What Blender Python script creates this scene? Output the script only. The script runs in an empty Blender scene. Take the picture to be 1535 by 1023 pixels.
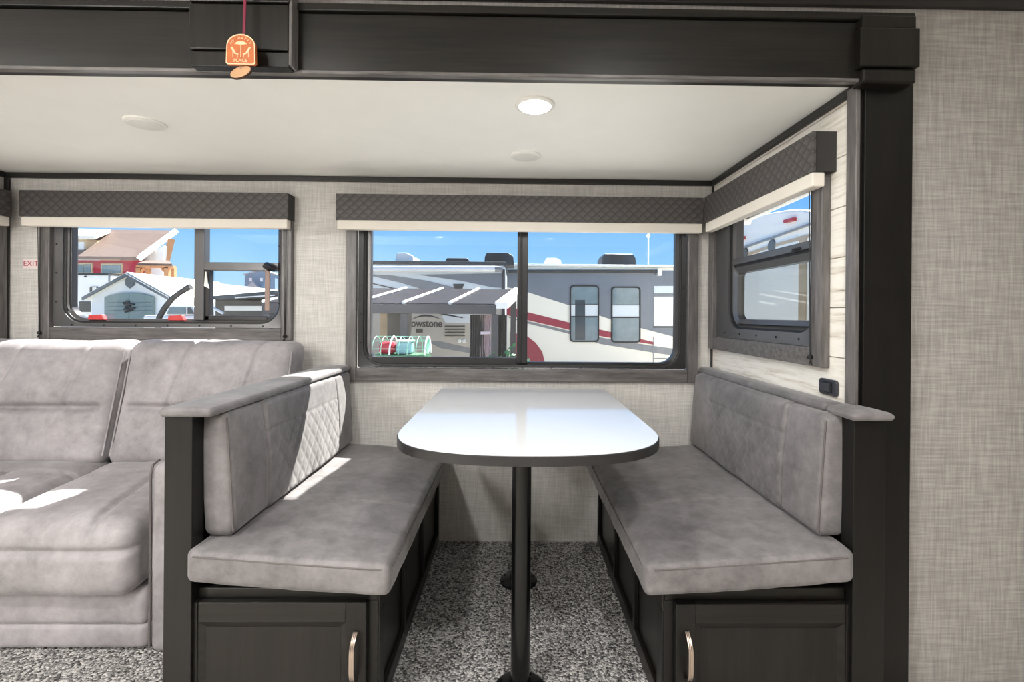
import bpy, bmesh, math, random
from mathutils import Vector, Matrix, noise
random.seed(7)
SC = bpy.context.scene
COL = SC.collection

# ---------------------------------------------------------------- camera, sky, sun, exposure
F_PX, IMG_W, IMG_H = 726.0, 1535.0, 1023.0
CAM_Z, YAW, ROLL = 1.12, -math.radians(0.8), -0.008
cd = bpy.data.cameras.new('camera')
cd.sensor_fit = 'HORIZONTAL'; cd.sensor_width = 36.0
cd.lens = F_PX * 36.0 / IMG_W
cd.shift_x, cd.shift_y = -0.00954, -0.02568
cd.clip_start = 0.02; cd.clip_end = 500
cam = bpy.data.objects.new('camera', cd); COL.objects.link(cam)
cam.location = (0, 0, CAM_Z); cam.rotation_euler = (math.pi / 2, ROLL, YAW)
SC.camera = cam

SC.view_settings.view_transform = 'Standard'
SC.view_settings.look = 'None'
SC.view_settings.gamma = 1.0
SC.view_settings.use_curve_mapping = False
SC.view_settings.exposure = 0.5
SC.cycles.use_denoising = True
SC.cycles.max_bounces = 10; SC.cycles.diffuse_bounces = 6; SC.cycles.transparent_max_bounces = 24
SC.cycles.sample_clamp_indirect = 6.0

world = bpy.data.worlds.new('sky'); SC.world = world; world.use_nodes = True
wn, wl = world.node_tree.nodes, world.node_tree.links
wn.clear()
w_out = wn.new('ShaderNodeOutputWorld'); w_bg = wn.new('ShaderNodeBackground')
w_tc = wn.new('ShaderNodeTexCoord'); w_sep = wn.new('ShaderNodeSeparateXYZ'); w_rmp = wn.new('ShaderNodeValToRGB')
wl.new(w_tc.outputs['Generated'], w_sep.inputs[0]); wl.new(w_sep.outputs['Z'], w_rmp.inputs[0])
wl.new(w_rmp.outputs[0], w_bg.inputs[0]); wl.new(w_bg.outputs[0], w_out.inputs[0])
e = w_rmp.color_ramp.elements
e[0].position = 0.0; e[0].color = (.52, .76, 1.0, 1)
e[1].position = 1.0; e[1].color = (.13, .30, .70, 1)
k = e.new(.09); k.color = (.34, .66, 1.0, 1)
k = e.new(.20); k.color = (.18, .49, 1.0, 1)
k = e.new(.45); k.color = (.13, .36, .86, 1)
w_bg.inputs[1].default_value = .80

SUN_DIR = Vector((-.5, -1.0, -1.4))
sl = bpy.data.lights.new('sun', 'SUN'); sl.energy = 16.0; sl.angle = .009; sl.color = (1, .95, .89)
so = bpy.data.objects.new('sun', sl); COL.objects.link(so)
so.rotation_euler = SUN_DIR.to_track_quat('-Z', 'Y').to_euler(); so.location = (3, 20, 28)

GLOBE_FILL = 50.0        # glow of the unseen globes added for fill light
FILL_W = 12.5      # each added fill lamp above the main cabin

# ---------------------------------------------------------------- helpers
_cx = math.cos; _sx = math.sin
_R = (Matrix.Rotation(YAW, 3, 'Z') @ Matrix.Rotation(ROLL, 3, 'Y') @ Matrix.Rotation(math.pi / 2, 3, 'X'))
_PP = (IMG_W / 2 - cd.shift_x * IMG_W, IMG_H / 2 + cd.shift_y * IMG_W)
def at(x, y, Y):
    d = _R @ Vector(((x - _PP[0]) / F_PX, -(y - _PP[1]) / F_PX, -1))
    return Vector((0, 0, CAM_Z)) + d * (Y / d.y)
def atX(x, y, X):
    d = _R @ Vector(((x - _PP[0]) / F_PX, -(y - _PP[1]) / F_PX, -1))
    return Vector((0, 0, CAM_Z)) + d * (X / d.x)

WORG = {}
def link(o, parent=None, world=Vector((0, 0, 0))):
    COL.objects.link(o); WORG[o.name] = Vector(world)
    if parent is not None:
        o.parent = parent; o.location = Vector(world) - WORG[parent.name]
    else:
        o.location = world
    return o
def tag(o, label=None, cat=None, group=None, kind=None):
    if label: o['label'] = label
    if cat: o['category'] = cat
    if group: o['group'] = group
    if kind: o['kind'] = kind
    return o
def thing(name, loc, label=None, cat=None, group=None, kind=None):
    o = bpy.data.objects.new(name, None); o.empty_display_size = .05
    link(o, None, Vector(loc)); return tag(o, label, cat, group, kind)
def finish(name, bm, mat, parent=None, bevel=0, seg=2, smooth=False, keep=None):
    bmesh.ops.remove_doubles(bm, verts=bm.verts, dist=1e-6)
    bmesh.ops.recalc_face_normals(bm, faces=bm.faces)
    if bevel:
        ed = [ed for ed in bm.edges if len(ed.link_faces) == 2 and ed.calc_face_angle(0) > .5]
        bmesh.ops.bevel(bm, geom=ed, offset=bevel, segments=seg, profile=.5, affect='EDGES', clamp_overlap=True)
    co = [v.co for v in bm.verts]
    lo = Vector([min(c[i] for c in co) for i in range(3)]); hi = Vector([max(c[i] for c in co) for i in range(3)])
    c = Vector(keep) if keep is not None else Vector(((lo.x + hi.x) / 2, (lo.y + hi.y) / 2, lo.z))
    for v in bm.verts: v.co -= c
    me = bpy.data.meshes.new(name); bm.to_mesh(me); bm.free()
    if smooth:
        for p in me.polygons: p.use_smooth = True
        if smooth != 'all':
            try: me.set_sharp_from_angle(angle=.7)
            except Exception: pass
    me.materials.append(mat)
    return link(bpy.data.objects.new(name, me), parent, c)
def B(*boxes):
    bm = bmesh.new()
    for b in boxes: addbox(bm, *b)
    return bm
def addbox(bm, x0, x1, y0, y1, z0, z1):
    vs = [bm.verts.new((x, y, z)) for x in (x0, x1) for y in (y0, y1) for z in (z0, z1)]
    for f in ((0, 1, 3, 2), (4, 6, 7, 5), (0, 4, 5, 1), (2, 3, 7, 6), (0, 2, 6, 4), (1, 5, 7, 3)):
        bm.faces.new([vs[i] for i in f])
def addprism(bm, pts, fn, d0, d1):
    a = [bm.verts.new(fn(u, v, d0)) for u, v in pts]; b = [bm.verts.new(fn(u, v, d1)) for u, v in pts]
    n = len(pts); bm.faces.new(a); bm.faces.new(list(reversed(b)))
    for i in range(n): bm.faces.new((a[i], a[(i + 1) % n], b[(i + 1) % n], b[i]))
def P(pts, fn, d0, d1):
    bm = bmesh.new(); addprism(bm, pts, fn, d0, d1); return bm
def addring(bm, o, i, fn, d0, d1, d2=None):
    if d2 is None: d2 = d1
    n = len(o)
    A = [bm.verts.new(fn(u, v, d0)) for u, v in o]; Bv = [bm.verts.new(fn(u, v, d1)) for u, v in o]
    C = [bm.verts.new(fn(u, v, d2)) for u, v in i]; D = [bm.verts.new(fn(u, v, d0)) for u, v in i]
    for k in range(n):
        m = (k + 1) % n
        bm.faces.new((A[k], A[m], Bv[m], Bv[k])); bm.faces.new((Bv[k], Bv[m], C[m], C[k]))
        bm.faces.new((C[k], C[m], D[m], D[k])); bm.faces.new((D[k], D[m], A[m], A[k]))
def rrect(u0, u1, v0, v1, r, n=6, rt=None):
    rt = r if rt is None else rt
    out = []
    for cx, cy, a0, rr in ((u1, v1, 0, rt), (u0, v1, 90, rt), (u0, v0, 180, r), (u1, v0, 270, r)):
        ox = cx - rr if cx == u1 else cx + rr; oy = cy - rr if cy == v1 else cy + rr
        for k in range(n + 1):
            a = math.radians(a0 + 90 * k / n); out.append((ox + max(rr, 1e-4) * math.cos(a), oy + max(rr, 1e-4) * math.sin(a)))
    return out
def addtube(bm, pts, r, seg=8, cap=True, closed=False):
    pts = [Vector(p) for p in pts]; n = len(pts); rings = []; prev = None
    for i, p in enumerate(pts):
        if closed: t = pts[(i + 1) % n] - pts[i - 1]
        else: t = pts[min(i + 1, n - 1)] - pts[max(i - 1, 0)]
        t.normalize()
        if prev is None:
            a = Vector((0, 0, 1)) if abs(t.z) < .9 else Vector((1, 0, 0))
            u = t.cross(a).normalized()
        else:
            u = (prev - t * prev.dot(t)).normalized()
        prev = u; w = t.cross(u); rr = r[i] if isinstance(r, (list, tuple)) else r
        rings.append([bm.verts.new(p + rr * (u * math.cos(2 * math.pi * k / seg) + w * math.sin(2 * math.pi * k / seg))) for k in range(seg)])
    for i in range(n if closed else n - 1):
        a, b = rings[i], rings[(i + 1) % n]
        for k in range(seg): bm.faces.new((a[k], a[(k + 1) % seg], b[(k + 1) % seg], b[k]))
    if cap and not closed:
        bm.faces.new(list(reversed(rings[0]))); bm.faces.new(rings[-1])
def T(pts, r, seg=8, **k):
    bm = bmesh.new(); addtube(bm, pts, r, seg, **k); return bm
def addlathe(bm, prof, c, axis='z', seg=32):
    c = Vector(c); rings = []
    for r, h in prof:
        ring = []
        for k in range(seg):
            a = 2 * math.pi * k / seg; p = (r * math.cos(a), r * math.sin(a), h)
            p = {'z': p, 'y': (p[0], p[2], p[1]), 'x': (p[2], p[0], p[1])}[axis]
            ring.append(bm.verts.new(c + Vector(p)))
        rings.append(ring)
    for a, b in zip(rings, rings[1:]):
        for k in range(seg): bm.faces.new((a[k], a[(k + 1) % seg], b[(k + 1) % seg], b[k]))
    bm.faces.new(rings[0]); bm.faces.new(list(reversed(rings[-1])))
def L(prof, c, axis='z', seg=32):
    bm = bmesh.new(); addlathe(bm, prof, c, axis, seg); return bm
def softbox(size, r, step, disp=None, place=None, rs=4):
    """rounded upholstery block: disp(p, n) gives an outward offset, place(p) moves the local point into the room"""
    h = [s / 2 for s in size]
    def coords(hh, st):
        e = [hh - r * math.sin(math.pi / 2 * k / rs) * 1.0 for k in range(rs + 1)]      # from hh to hh-r
        e = [hh - r + r * math.tan(math.pi / 4 * (1 - k / rs)) for k in range(rs + 1)]
        n = max(1, round(2 * (hh - r) / st)); mid = [-(hh - r) + 2 * (hh - r) * k / n for k in range(1, n)]
        return [-x for x in e] + mid + list(reversed(e))
    cs = [coords(h[i], step[i] if isinstance(step, (list, tuple)) else step) for i in range(3)]
    N = [len(c) - 1 for c in cs]; bm = bmesh.new(); vm = {}
    inner = [x - r for x in h]
    def V(i, j, k):
        key = (i, j, k)
        if key in vm: return vm[key]
        p = Vector((cs[0][i], cs[1][j], cs[2][k]))
        q = Vector([max(-inner[a], min(inner[a], p[a])) for a in range(3)])
        d = (p - q).normalized(); p = q + d * r
        if disp: p = p + d * disp(p, d)
        if place: p = place(p)
        vm[key] = bm.verts.new(p); return vm[key]
    for j in range(N[1]):
        for k in range(N[2]):
            for i in (0, N[0]): bm.faces.new((V(i, j, k), V(i, j + 1, k), V(i, j + 1, k + 1), V(i, j, k + 1)))
    for i in range(N[0]):
        for k in range(N[2]):
            for j in (0, N[1]): bm.faces.new((V(i, j, k), V(i + 1, j, k), V(i + 1, j, k + 1), V(i, j, k + 1)))
    for i in range(N[0]):
        for j in range(N[1]):
            for k in (0, N[2]): bm.faces.new((V(i, j, k), V(i + 1, j, k), V(i + 1, j + 1, k), V(i, j + 1, k)))
    return bm
def groove(d, w): return math.exp(-(d / w) ** 2)
def text(name, body, size, loc, rot, mat, parent, depth=.0006, align='CENTER', sx=1.0, bold=0.0):
    c = bpy.data.curves.new(name, 'FONT'); c.body = body; c.size = size; c.extrude = depth; c.align_x = align; c.align_y = 'CENTER'; c.resolution_u = 3; c.offset = bold
    o = bpy.data.objects.new(name, c); COL.objects.link(o)
    me = bpy.data.meshes.new_from_object(o.evaluated_get(bpy.context.evaluated_depsgraph_get()))
    bpy.data.objects.remove(o); me.materials.clear(); me.materials.append(mat)
    Mx = Matrix.Diagonal((sx, 1, 1, 1))
    me.transform(Mx)
    q = bpy.data.objects.new(name, me); link(q, parent, Vector(loc)); q.rotation_euler = rot
    return q

# ---------------------------------------------------------------- materials
def srgb(r, g, b):
    f = lambda c: (c / 255 / 12.92) if c / 255 <= .04045 else ((c / 255 + .055) / 1.055) ** 2.4
    return (f(r), f(g), f(b), 1)
def base(name, col=(.5, .5, .5, 1), rough=.5, metal=0, spec=.5):
    m = bpy.data.materials.new(name); m.use_nodes = True
    b = m.node_tree.nodes['Principled BSDF']
    b.inputs['Base Color'].default_value = col; b.inputs['Roughness'].default_value = rough
    b.inputs['Metallic'].default_value = metal; b.inputs['Specular IOR Level'].default_value = spec
    return m
def nd(m, t, **kw):
    n = m.node_tree.nodes.new(t)
    for k, v in kw.items():
        if k in n.inputs: n.inputs[k].default_value = v
        else: setattr(n, k, v)
    return n
def ln(m, a, b): m.node_tree.links.new(a, b)
def mapped(m, scale, coord='Object', rot=(0, 0, 0)):
    tc = nd(m, 'ShaderNodeTexCoord'); mp = nd(m, 'ShaderNodeMapping'); mp.inputs['Scale'].default_value = scale; mp.inputs['Rotation'].default_value = rot
    ln(m, tc.outputs[coord], mp.inputs[0]); return mp.outputs[0]
def noisy(m, scale, detail=4, rough=.6, coord='Object', vec=None, nscale=1.0):
    v = vec if vec is not None else mapped(m, scale, coord)
    n = nd(m, 'ShaderNodeTexNoise'); n.inputs['Scale'].default_value = nscale; n.inputs['Detail'].default_value = detail; n.inputs['Roughness'].default_value = rough
    ln(m, v, n.inputs['Vector']); return n.outputs[0]
def ramp(m, fac, stops):
    r = nd(m, 'ShaderNodeValToRGB'); el = r.color_ramp.elements
    el[0].position, el[0].color = stops[0]; el[1].position, el[1].color = stops[-1]
    for p, c in stops[1:-1]: x = el.new(p); x.color = c
    ln(m, fac, r.inputs[0]); return r.outputs[0]
def math2(m, op, a, b):
    n = nd(m, 'ShaderNodeMath', operation=op)
    for i, x in enumerate((a, b)):
        if isinstance(x, (int, float)): n.inputs[i].default_value = x
        else: ln(m, x, n.inputs[i])
    return n.outputs[0]
def color(m, out): ln(m, out, m.node_tree.nodes['Principled BSDF'].inputs['Base Color'])
def bump(m, h, strength=.3, dist=.002):
    b = nd(m, 'ShaderNodeBump'); b.inputs['Strength'].default_value = strength; b.inputs['Distance'].default_value = dist
    ln(m, h, b.inputs['Height']); ln(m, b.outputs[0], m.node_tree.nodes['Principled BSDF'].inputs['Normal'])
def plainvar(name, col, rough=.5, metal=0, spec=.5, var=.12, sc=6.0):
    m = base(name, col, rough, metal, spec)
    n = noisy(m, (sc, sc, sc), 3)
    a = tuple(c * (1 - var) for c in col[:3]) + (1,); b = tuple(min(1, c * (1 + var)) for c in col[:3]) + (1,)
    color(m, ramp(m, n, [(.3, a), (.7, b)])); return m
def linen(name, lo, hi):
    m = base(name, lo, .85, spec=.2)
    a = noisy(m, (10, 10, 170), 3); b = noisy(m, (170, 170, 10), 3)
    s = math2(m, 'ADD', a, b); s = math2(m, 'MULTIPLY', s, .5)
    color(m, ramp(m, s, [(.36, lo), (.5, tuple((x + y) / 2 for x, y in zip(lo, hi))), (.62, hi)])); bump(m, s, .35, .0015); return m
def wood(name, lo, hi, scale, rough=.36):
    m = base(name, lo, rough, spec=.35)
    n = noisy(m, scale, 6, .65); color(m, ramp(m, n, [(.3, lo), (.7, hi)])); bump(m, n, .2, .001)
    return m
def suede(name, lo, hi):
    m = base(name, lo, .62, spec=.35)
    b = m.node_tree.nodes['Principled BSDF']; b.inputs['Sheen Weight'].default_value = .25; b.inputs['Sheen Roughness'].default_value = .4
    a = noisy(m, (5, 5, 5), 5, .62); c = noisy(m, (26, 26, 26), 5, .7)
    s = math2(m, 'ADD', math2(m, 'MULTIPLY', a, .62), math2(m, 'MULTIPLY', c, .38))
    color(m, ramp(m, s, [(.36, lo), (.64, hi)]))
    f = noisy(m, (150, 150, 150), 3, .6); bump(m, math2(m, 'ADD', math2(m, 'MULTIPLY', a, 3.0), f), .22, .0012); return m
def glass(name, tint=(1, 1, 1, 1), refl=.05):
    m = bpy.data.materials.new(name); m.use_nodes = True; n = m.node_tree.nodes; n.clear()
    o = n.new('ShaderNodeOutputMaterial'); t = n.new('ShaderNodeBsdfTransparent'); g = n.new('ShaderNodeBsdfGlossy'); mx = n.new('ShaderNodeMixShader')
    t.inputs[0].default_value = tint; g.inputs['Roughness'].default_value = .02; mx.inputs[0].default_value = refl
    m.node_tree.links.new(t.outputs[0], mx.inputs[1]); m.node_tree.links.new(g.outputs[0], mx.inputs[2]); m.node_tree.links.new(mx.outputs[0], o.inputs[0]); return m
def emit(name, col, s):
    m = base(name, col, .4); b = m.node_tree.nodes['Principled BSDF']; b.inputs['Emission Color'].default_value = col; b.inputs['Emission Strength'].default_value = s; return m

M = {}
M['linen'] = linen('linen_wallpaper', srgb(184, 181, 177), srgb(212, 209, 205))
M['linen_main'] = linen('linen_wallpaper_cabin', srgb(138, 134, 131), srgb(170, 166, 162))
M['ceiling'] = plainvar('ceiling_white_vinyl', srgb(240, 240, 236), .55, var=.015)
M['wood_x'] = wood('espresso_wood_lengthwise', srgb(11, 10, 9), srgb(33, 30, 27), (3, 60, 60))
M['wood_z'] = wood('espresso_wood_upright', srgb(12, 11, 10), srgb(22, 20, 19), (40, 40, 3))
M['wood_y'] = wood('espresso_wood_deep', srgb(22, 20, 18), srgb(36, 32, 30), (40, 3, 40))
M['wood_dark'] = wood('espresso_wood_panel', srgb(12, 10, 9), srgb(31, 28, 25), (45, 45, 3), .3)
M['casing'] = wood('casing_grey_wood', srgb(70, 67, 66), srgb(118, 114, 113), (6, 60, 60), .3)
M['casing_z'] = wood('casing_grey_wood_upright', srgb(70, 67, 66), srgb(118, 114, 113), (60, 60, 6), .3)
M['trim'] = plainvar('black_trim', srgb(34, 32, 31), .4)
M['frame'] = plainvar('window_frame_black', srgb(34, 33, 35), .32, var=.06)
M['frame_grey'] = plainvar('window_frame_satin', srgb(98, 97, 98), .3, .55, var=.06)
M['seal'] = plainvar('rubber_seal', srgb(16, 16, 17), .55)
M['suede'] = suede('grey_suede_leather', srgb(86, 83, 84), srgb(130, 126, 127))
M['suede_sofa'] = suede('grey_suede_sofa', srgb(122, 118, 120), srgb(162, 157, 160))
M['stitch'] = plainvar('stitching', srgb(96, 90, 89), .8)
M['white_top'] = plainvar('white_laminate', srgb(220, 221, 223), .08, var=.012, sc=3)
M['black_edge'] = plainvar('black_edge_band', srgb(38, 37, 38), .35)
M['black_metal'] = plainvar('black_powder_coat', srgb(13, 13, 14), .2, .3)
M['nickel'] = plainvar('brushed_nickel', srgb(196, 180, 168), .25, 1)
M['cream'] = plainvar('cream_shade', srgb(226, 220, 210), .6, var=.02)
M['screw'] = plainvar('screw_head', srgb(22, 22, 24), .4, .6)
M['glass'] = glass('clear_glass', (.97, .985, .98, 1), .04)
M['frost'] = glass('screened_glass', (.80, .82, .80, 1), .05)
M['white_plastic'] = plainvar('white_plastic', srgb(232, 231, 226), .4, var=.02)
M['switch'] = plainvar('charcoal_plastic', srgb(52, 53, 58), .35)
M['switch_dk'] = plainvar('black_plastic', srgb(20, 20, 23), .35)
M['lamp'] = emit('lamp_lens_lit', (1, .97, .9, 1), 9.0)
M['globe'] = emit('globe_lamp_glass', (1, .99, .965, 1), GLOBE_FILL)
M['lamp_off'] = plainvar('lamp_lens_off', srgb(222, 221, 215), .35, var=.02)
M['ribbon'] = plainvar('maroon_ribbon', srgb(120, 14, 52), .6)
M['orange'] = plainvar('orange_wood', srgb(178, 92, 36), .55, var=.15, sc=40)
M['pale'] = plainvar('engraved_pale', srgb(236, 196, 158), .6)
M['disc'] = plainvar('pale_wood_slice', srgb(190, 150, 112), .6, sc=30)
M['bark'] = plainvar('bark', srgb(72, 50, 38), .9)
M['red'] = plainvar('red_plastic', srgb(190, 62, 62), .45)
M['sticker'] = plainvar('white_sticker', srgb(230, 215, 214), .5, var=.02)
M['sticker_red'] = plainvar('sticker_red', srgb(178, 52, 66), .5)
M['strap'] = plainvar('tan_strap', srgb(150, 128, 120), .6)
M['vinyl'] = wood('pale_vinyl_plank', srgb(186, 180, 170), srgb(214, 208, 198), (3, 30, 30), .5)
# carpet
m = base('speckled_carpet', (.2, .2, .2, 1), 1.0, spec=.05); M['carpet'] = m
v = nd(m, 'ShaderNodeTexVoronoi'); v.inputs['Scale'].default_value = 150; ln(m, mapped(m, (1, 1, 1)), v.inputs['Vector'])
sepc = nd(m, 'ShaderNodeSeparateColor'); ln(m, v.outputs['Color'], sepc.inputs[0])
nn = noisy(m, (210, 210, 210), 3, .7)
s = math2(m, 'ADD', math2(m, 'MULTIPLY', sepc.outputs[0], .6), math2(m, 'MULTIPLY', nn, .5))
color(m, ramp(m, s, [(.22, srgb(58, 58, 60)), (.45, srgb(120, 118, 117)), (.85, srgb(206, 203, 200))]))
bump(m, math2(m, 'SUBTRACT', s, v.outputs['Distance']), .9, .006)
# whitewashed boards
m = base('whitewashed_boards', (.8, .8, .8, 1), .6, spec=.3); M['shiplap'] = m
oi = nd(m, 'ShaderNodeObjectInfo'); tc = nd(m, 'ShaderNodeTexCoord'); va = nd(m, 'ShaderNodeVectorMath', operation='ADD')
cmb = nd(m, 'ShaderNodeCombineXYZ'); ln(m, math2(m, 'MULTIPLY', oi.outputs['Random'], 30.0), cmb.inputs[1])
ln(m, tc.outputs['Object'], va.inputs[0]); ln(m, cmb.outputs[0], va.inputs[1])
mp = nd(m, 'ShaderNodeMapping'); mp.inputs['Scale'].default_value = (4, 4, 55); ln(m, va.outputs[0], mp.inputs[0])
n1 = noisy(m, None, 7, .68, vec=mp.outputs[0])
color(m, ramp(m, n1, [(.27, srgb(128, 112, 98)), (.36, srgb(206, 198, 186)), (.5, srgb(231, 227, 219)), (.75, srgb(240, 237, 231))]))
bump(m, n1, .2, .001)
# diamond embossed valance vinyl
m = base('embossed_valance_vinyl', srgb(66, 63, 62), .5, spec=.4); M['valance'] = m
tc = nd(m, 'ShaderNodeTexCoord'); sp = nd(m, 'ShaderNodeSeparateXYZ'); ln(m, tc.outputs['Object'], sp.inputs[0])
def saw(sign):
    along = math2(m, 'ADD', sp.outputs['X'], sp.outputs['Y'])
    a = math2(m, 'ADD', math2(m, 'MULTIPLY', along, 22.5), math2(m, 'MULTIPLY', sp.outputs['Z'], 24.5 * sign))
    return math2(m, 'FRACT', a, 0)
s1, s2 = saw(1), saw(-1)
h = math2(m, 'MINIMUM', math2(m, 'MULTIPLY', s1, 1.6), math2(m, 'MULTIPLY', s2, 1.6)); h = math2(m, 'MINIMUM', h, 1.0)
color(m, ramp(m, h, [(.0, srgb(50, 47, 46)), (.25, srgb(74, 71, 70)), (1, srgb(84, 81, 80))])); bump(m, h, .8, .003)
M['valance_plain'] = plainvar('valance_end_vinyl', srgb(44, 43, 43), .55)

# ---------------------------------------------------------------- room shell
YB, XR, XL, ZC, YO = 2.39, .98, -2.48, 1.79, 1.385
mapB = lambda u, v, d: (u, YB - d, v)
mapR = lambda u, v, d: (XR - d, u, v)
mapL = lambda u, v, d: (XL + d, u, v)
WT = .055
def wall(name, u0, u1, v0, v1, holes, fn, mat, th=WT):
    us = sorted({u0, u1, *[h[0] for h in holes], *[h[1] for h in holes]}); vs = sorted({v0, v1, *[h[2] for h in holes], *[h[3] for h in holes]})
    bm = bmesh.new(); grid = {}
    solid = {}
    for i in range(len(us) - 1):
        for j in range(len(vs) - 1):
            cu, cv = (us[i] + us[i + 1]) / 2, (vs[j] + vs[j + 1]) / 2
            solid[i, j] = not any(h[0] < cu < h[1] and h[2] < cv < h[3] for h in holes)
    def V(i, j, k):
        if (i, j, k) not in grid: grid[i, j, k] = bm.verts.new(fn(us[i], vs[j], -th * k))
        return grid[i, j, k]
    for (i, j), s in solid.items():
        if not s: continue
        for k in (0, 1): bm.faces.new((V(i, j, k), V(i + 1, j, k), V(i + 1, j + 1, k), V(i, j + 1, k)))
        for di, dj, a, b in ((-1, 0, (i, j), (i, j + 1)), (1, 0, (i + 1, j), (i + 1, j + 1)), (0, -1, (i, j), (i + 1, j)), (0, 1, (i, j + 1), (i + 1, j + 1))):
            if not solid.get((i + di, j + dj), False):
                bm.faces.new((V(*a, 0), V(*b, 0), V(*b, 1), V(*a, 1)))
    return tag(finish(name, bm, mat), kind='structure')
HM = (-.78, .86, .845, 1.62)         # dinette window opening in the back wall
HS = (-2.26, -1.12, 1.03, 1.62)      # sofa window opening
HR = (1.545, 2.26, 1.03, 1.62)       # side window openings in the end walls (along y)
fl = tag(finish('floor', B((-3.4, 2.6, 1.25, YB + WT, -.06, 0)), M['carpet']), kind='structure')
tag(finish('floor_cabin', B((-3.4, 2.6, -1.7, 1.25, -.06, 0)), M['vinyl']), kind='structure')
wall('wall_back', XL - WT, XR + WT, 0, ZC + .02, [HM, HS], mapB, M['linen'])
wr = wall('wall_right', YO, YB, 0, ZC + .02, [HR], lambda u, v, d: (XR + .012 - d, u, v), M['linen'])
wall('wall_left', YO, YB, 0, ZC + .02, [HR], mapL, M['linen'])
tag(finish('ceiling', B((XL - WT, XR + WT, 1.345, YB + WT, ZC, ZC + .05)), M['ceiling']), kind='structure')
tag(finish('ceiling_main', B((-3.4, 2.6, -1.7, YO + .06, 2.045, 2.1)), M['ceiling']), kind='structure')
# cabin wall that the slide-out opens through
tag(finish('wall_cabin', B((XR + .016 + WT, 2.6, YO, YO + .05, 0, 2.045), (XL - WT, XR + .016 + WT, YO, YO + .05, ZC + .055, 2.045), (-3.4, XL - WT, YO, YO + .05, 0, 2.045)), M['linen_main']), kind='structure')
tag(finish('wall_cabin_left', B((-3.45, -3.4, -1.7, YO + .05, 0, 2.045)), M['linen_main']), kind='structure')
tag(finish('wall_cabin_right', B((2.6, 2.65, -1.7, YO + .05, 0, 2.045)), M['linen_main']), kind='structure')
tag(finish('wall_behind', B((-3.4, 2.6, -1.75, -1.7, 0, 2.045)), M['linen_main']), kind='structure')
# whitewashed boards of the end walls, cut around the window
def boards(parent, fn):
    z = 1.605 - 7 * .152
    rows = []
    while z < ZC - .005:
        rows.append((max(z, .0), min(z + .152, ZC - .004))); z += .152
    for a, b in rows:
        spans = [(YO + .002, YB - .001)]
        if b > HR[2] and a < HR[3]:
            cuts = []
            if a < HR[2]: cuts.append((HR[0], HR[1], a, HR[2]))
            if b > HR[3]: cuts.append((HR[0], HR[1], HR[3], b))
            pieces = [(YO + .002, HR[0], a, b), (HR[1], YB - .001, a, b)] + cuts
        else: pieces = [(YO + .002, YB - .001, a, b)]
        for u0, u1, v0, v1 in pieces:
            if v1 - v0 < .01: continue
            bm = bmesh.new(); addprism(bm, [(u0, v0 + .0012), (u1, v0 + .0012), (u1, v1 - .0012), (u0, v1 - .0012)], fn, -.0115, 0)
            finish('board', bm, M['shiplap'], parent, bevel=.0015, seg=1)
boards(wr, mapR)
# black corner trims
tn = 0
def trim(box, mat='trim', bevel=.003):
    global tn; tn += 1
    return tag(finish('trim_%d' % tn, B(box), M[mat], bevel=bevel), kind='structure')
trim((XL, XR, YB - .016, YB, ZC - .026, ZC))
trim((XR - .016, XR, 1.39, YB - .016, ZC - .026, ZC))
trim((XL, XL + .016, 1.39, YB - .016, ZC - .026, ZC))
trim((XR - .010, XR, YB - .010, YB, .86, ZC - .026))
trim((XL, XL + .024, YB - .012, YB, 0, ZC - .026))
trim((-3.4, 2.6, YO - .014, YO, 2.012, 2.045))

# ---------------------------------------------------------------- opening surround: beam, post and blocks
beam = thing('fascia_beam', (0, YO, ZC - .01), 'dark espresso wooden beam across the top of the slide-out opening', 'beam')
finish('fascia', B((-3.3, 1.10, 1.332, YO, 1.783, 1.94)), M['wood_x'], beam, bevel=.002)
finish('cap_strip', B((-3.3, 1.10, 1.322, YO, 1.9425, 1.964)), M['wood_x'], beam, bevel=.003)
finish('bottom_bead', B((-3.3, .97, 1.326, 1.345, 1.772, 1.783)), M['casing'], beam, bevel=.003)
post = thing('door_post', (1.04, 1.37, 0), 'tall dark espresso post framing the slide-out beside the grey cabin wall', 'post')
finish('face_board', B((.984, 1.122, 1.355, YO, 0, 1.79)), M['wood_z'], post, bevel=.002)
finish('inner_strip', B((.962, .974, 1.358, 1.40, 0, 1.78)), M['casing_z'], post, bevel=.002)  # lighter grey stands in for the satin reflection on the post edge
finish('inner_strip', B((.974, .984, 1.364, 1.40, 0, 1.78)), M['wood_z'], post, bevel=.001)
cb = thing('corner_block', (1.02, 1.33, 1.765), 'dark moulded corner block where the beam meets the tall post', 'moulding')
finish('block_body', B((.935, 1.100, 1.306, 1.36, 1.806, 1.912)), M['wood_dark'], cb, bevel=.003)
finish('crown', B((.944, 1.094, 1.312, 1.36, 1.914, 1.949)), M['wood_dark'], cb, bevel=.003)
finish('base_band', B((.946, 1.095, 1.312, 1.36, 1.764, 1.804)), M['wood_dark'], cb, bevel=.006)
kb = thing('key_block', (-.735, 1.32, 1.775), 'wide dark moulded block on the beam behind the hanging plaque', 'moulding')
finish('block_body', B((-.868, -.606, 1.292, 1.332, 1.817, 1.938)), M['wood_dark'], kb, bevel=.003)
finish('crown', B((-.864, -.602, 1.286, 1.332, 1.940, 1.99)), M['wood_dark'], kb, bevel=.003)
finish('base_band', B((-.868, -.606, 1.298, 1.332, 1.774, 1.815)), M['wood_dark'], kb, bevel=.003)
finish('side_bead', B((-.6055, -.597, 1.290, 1.332, 1.776, 1.985)), M['casing_z'], kb, bevel=.003)

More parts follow.
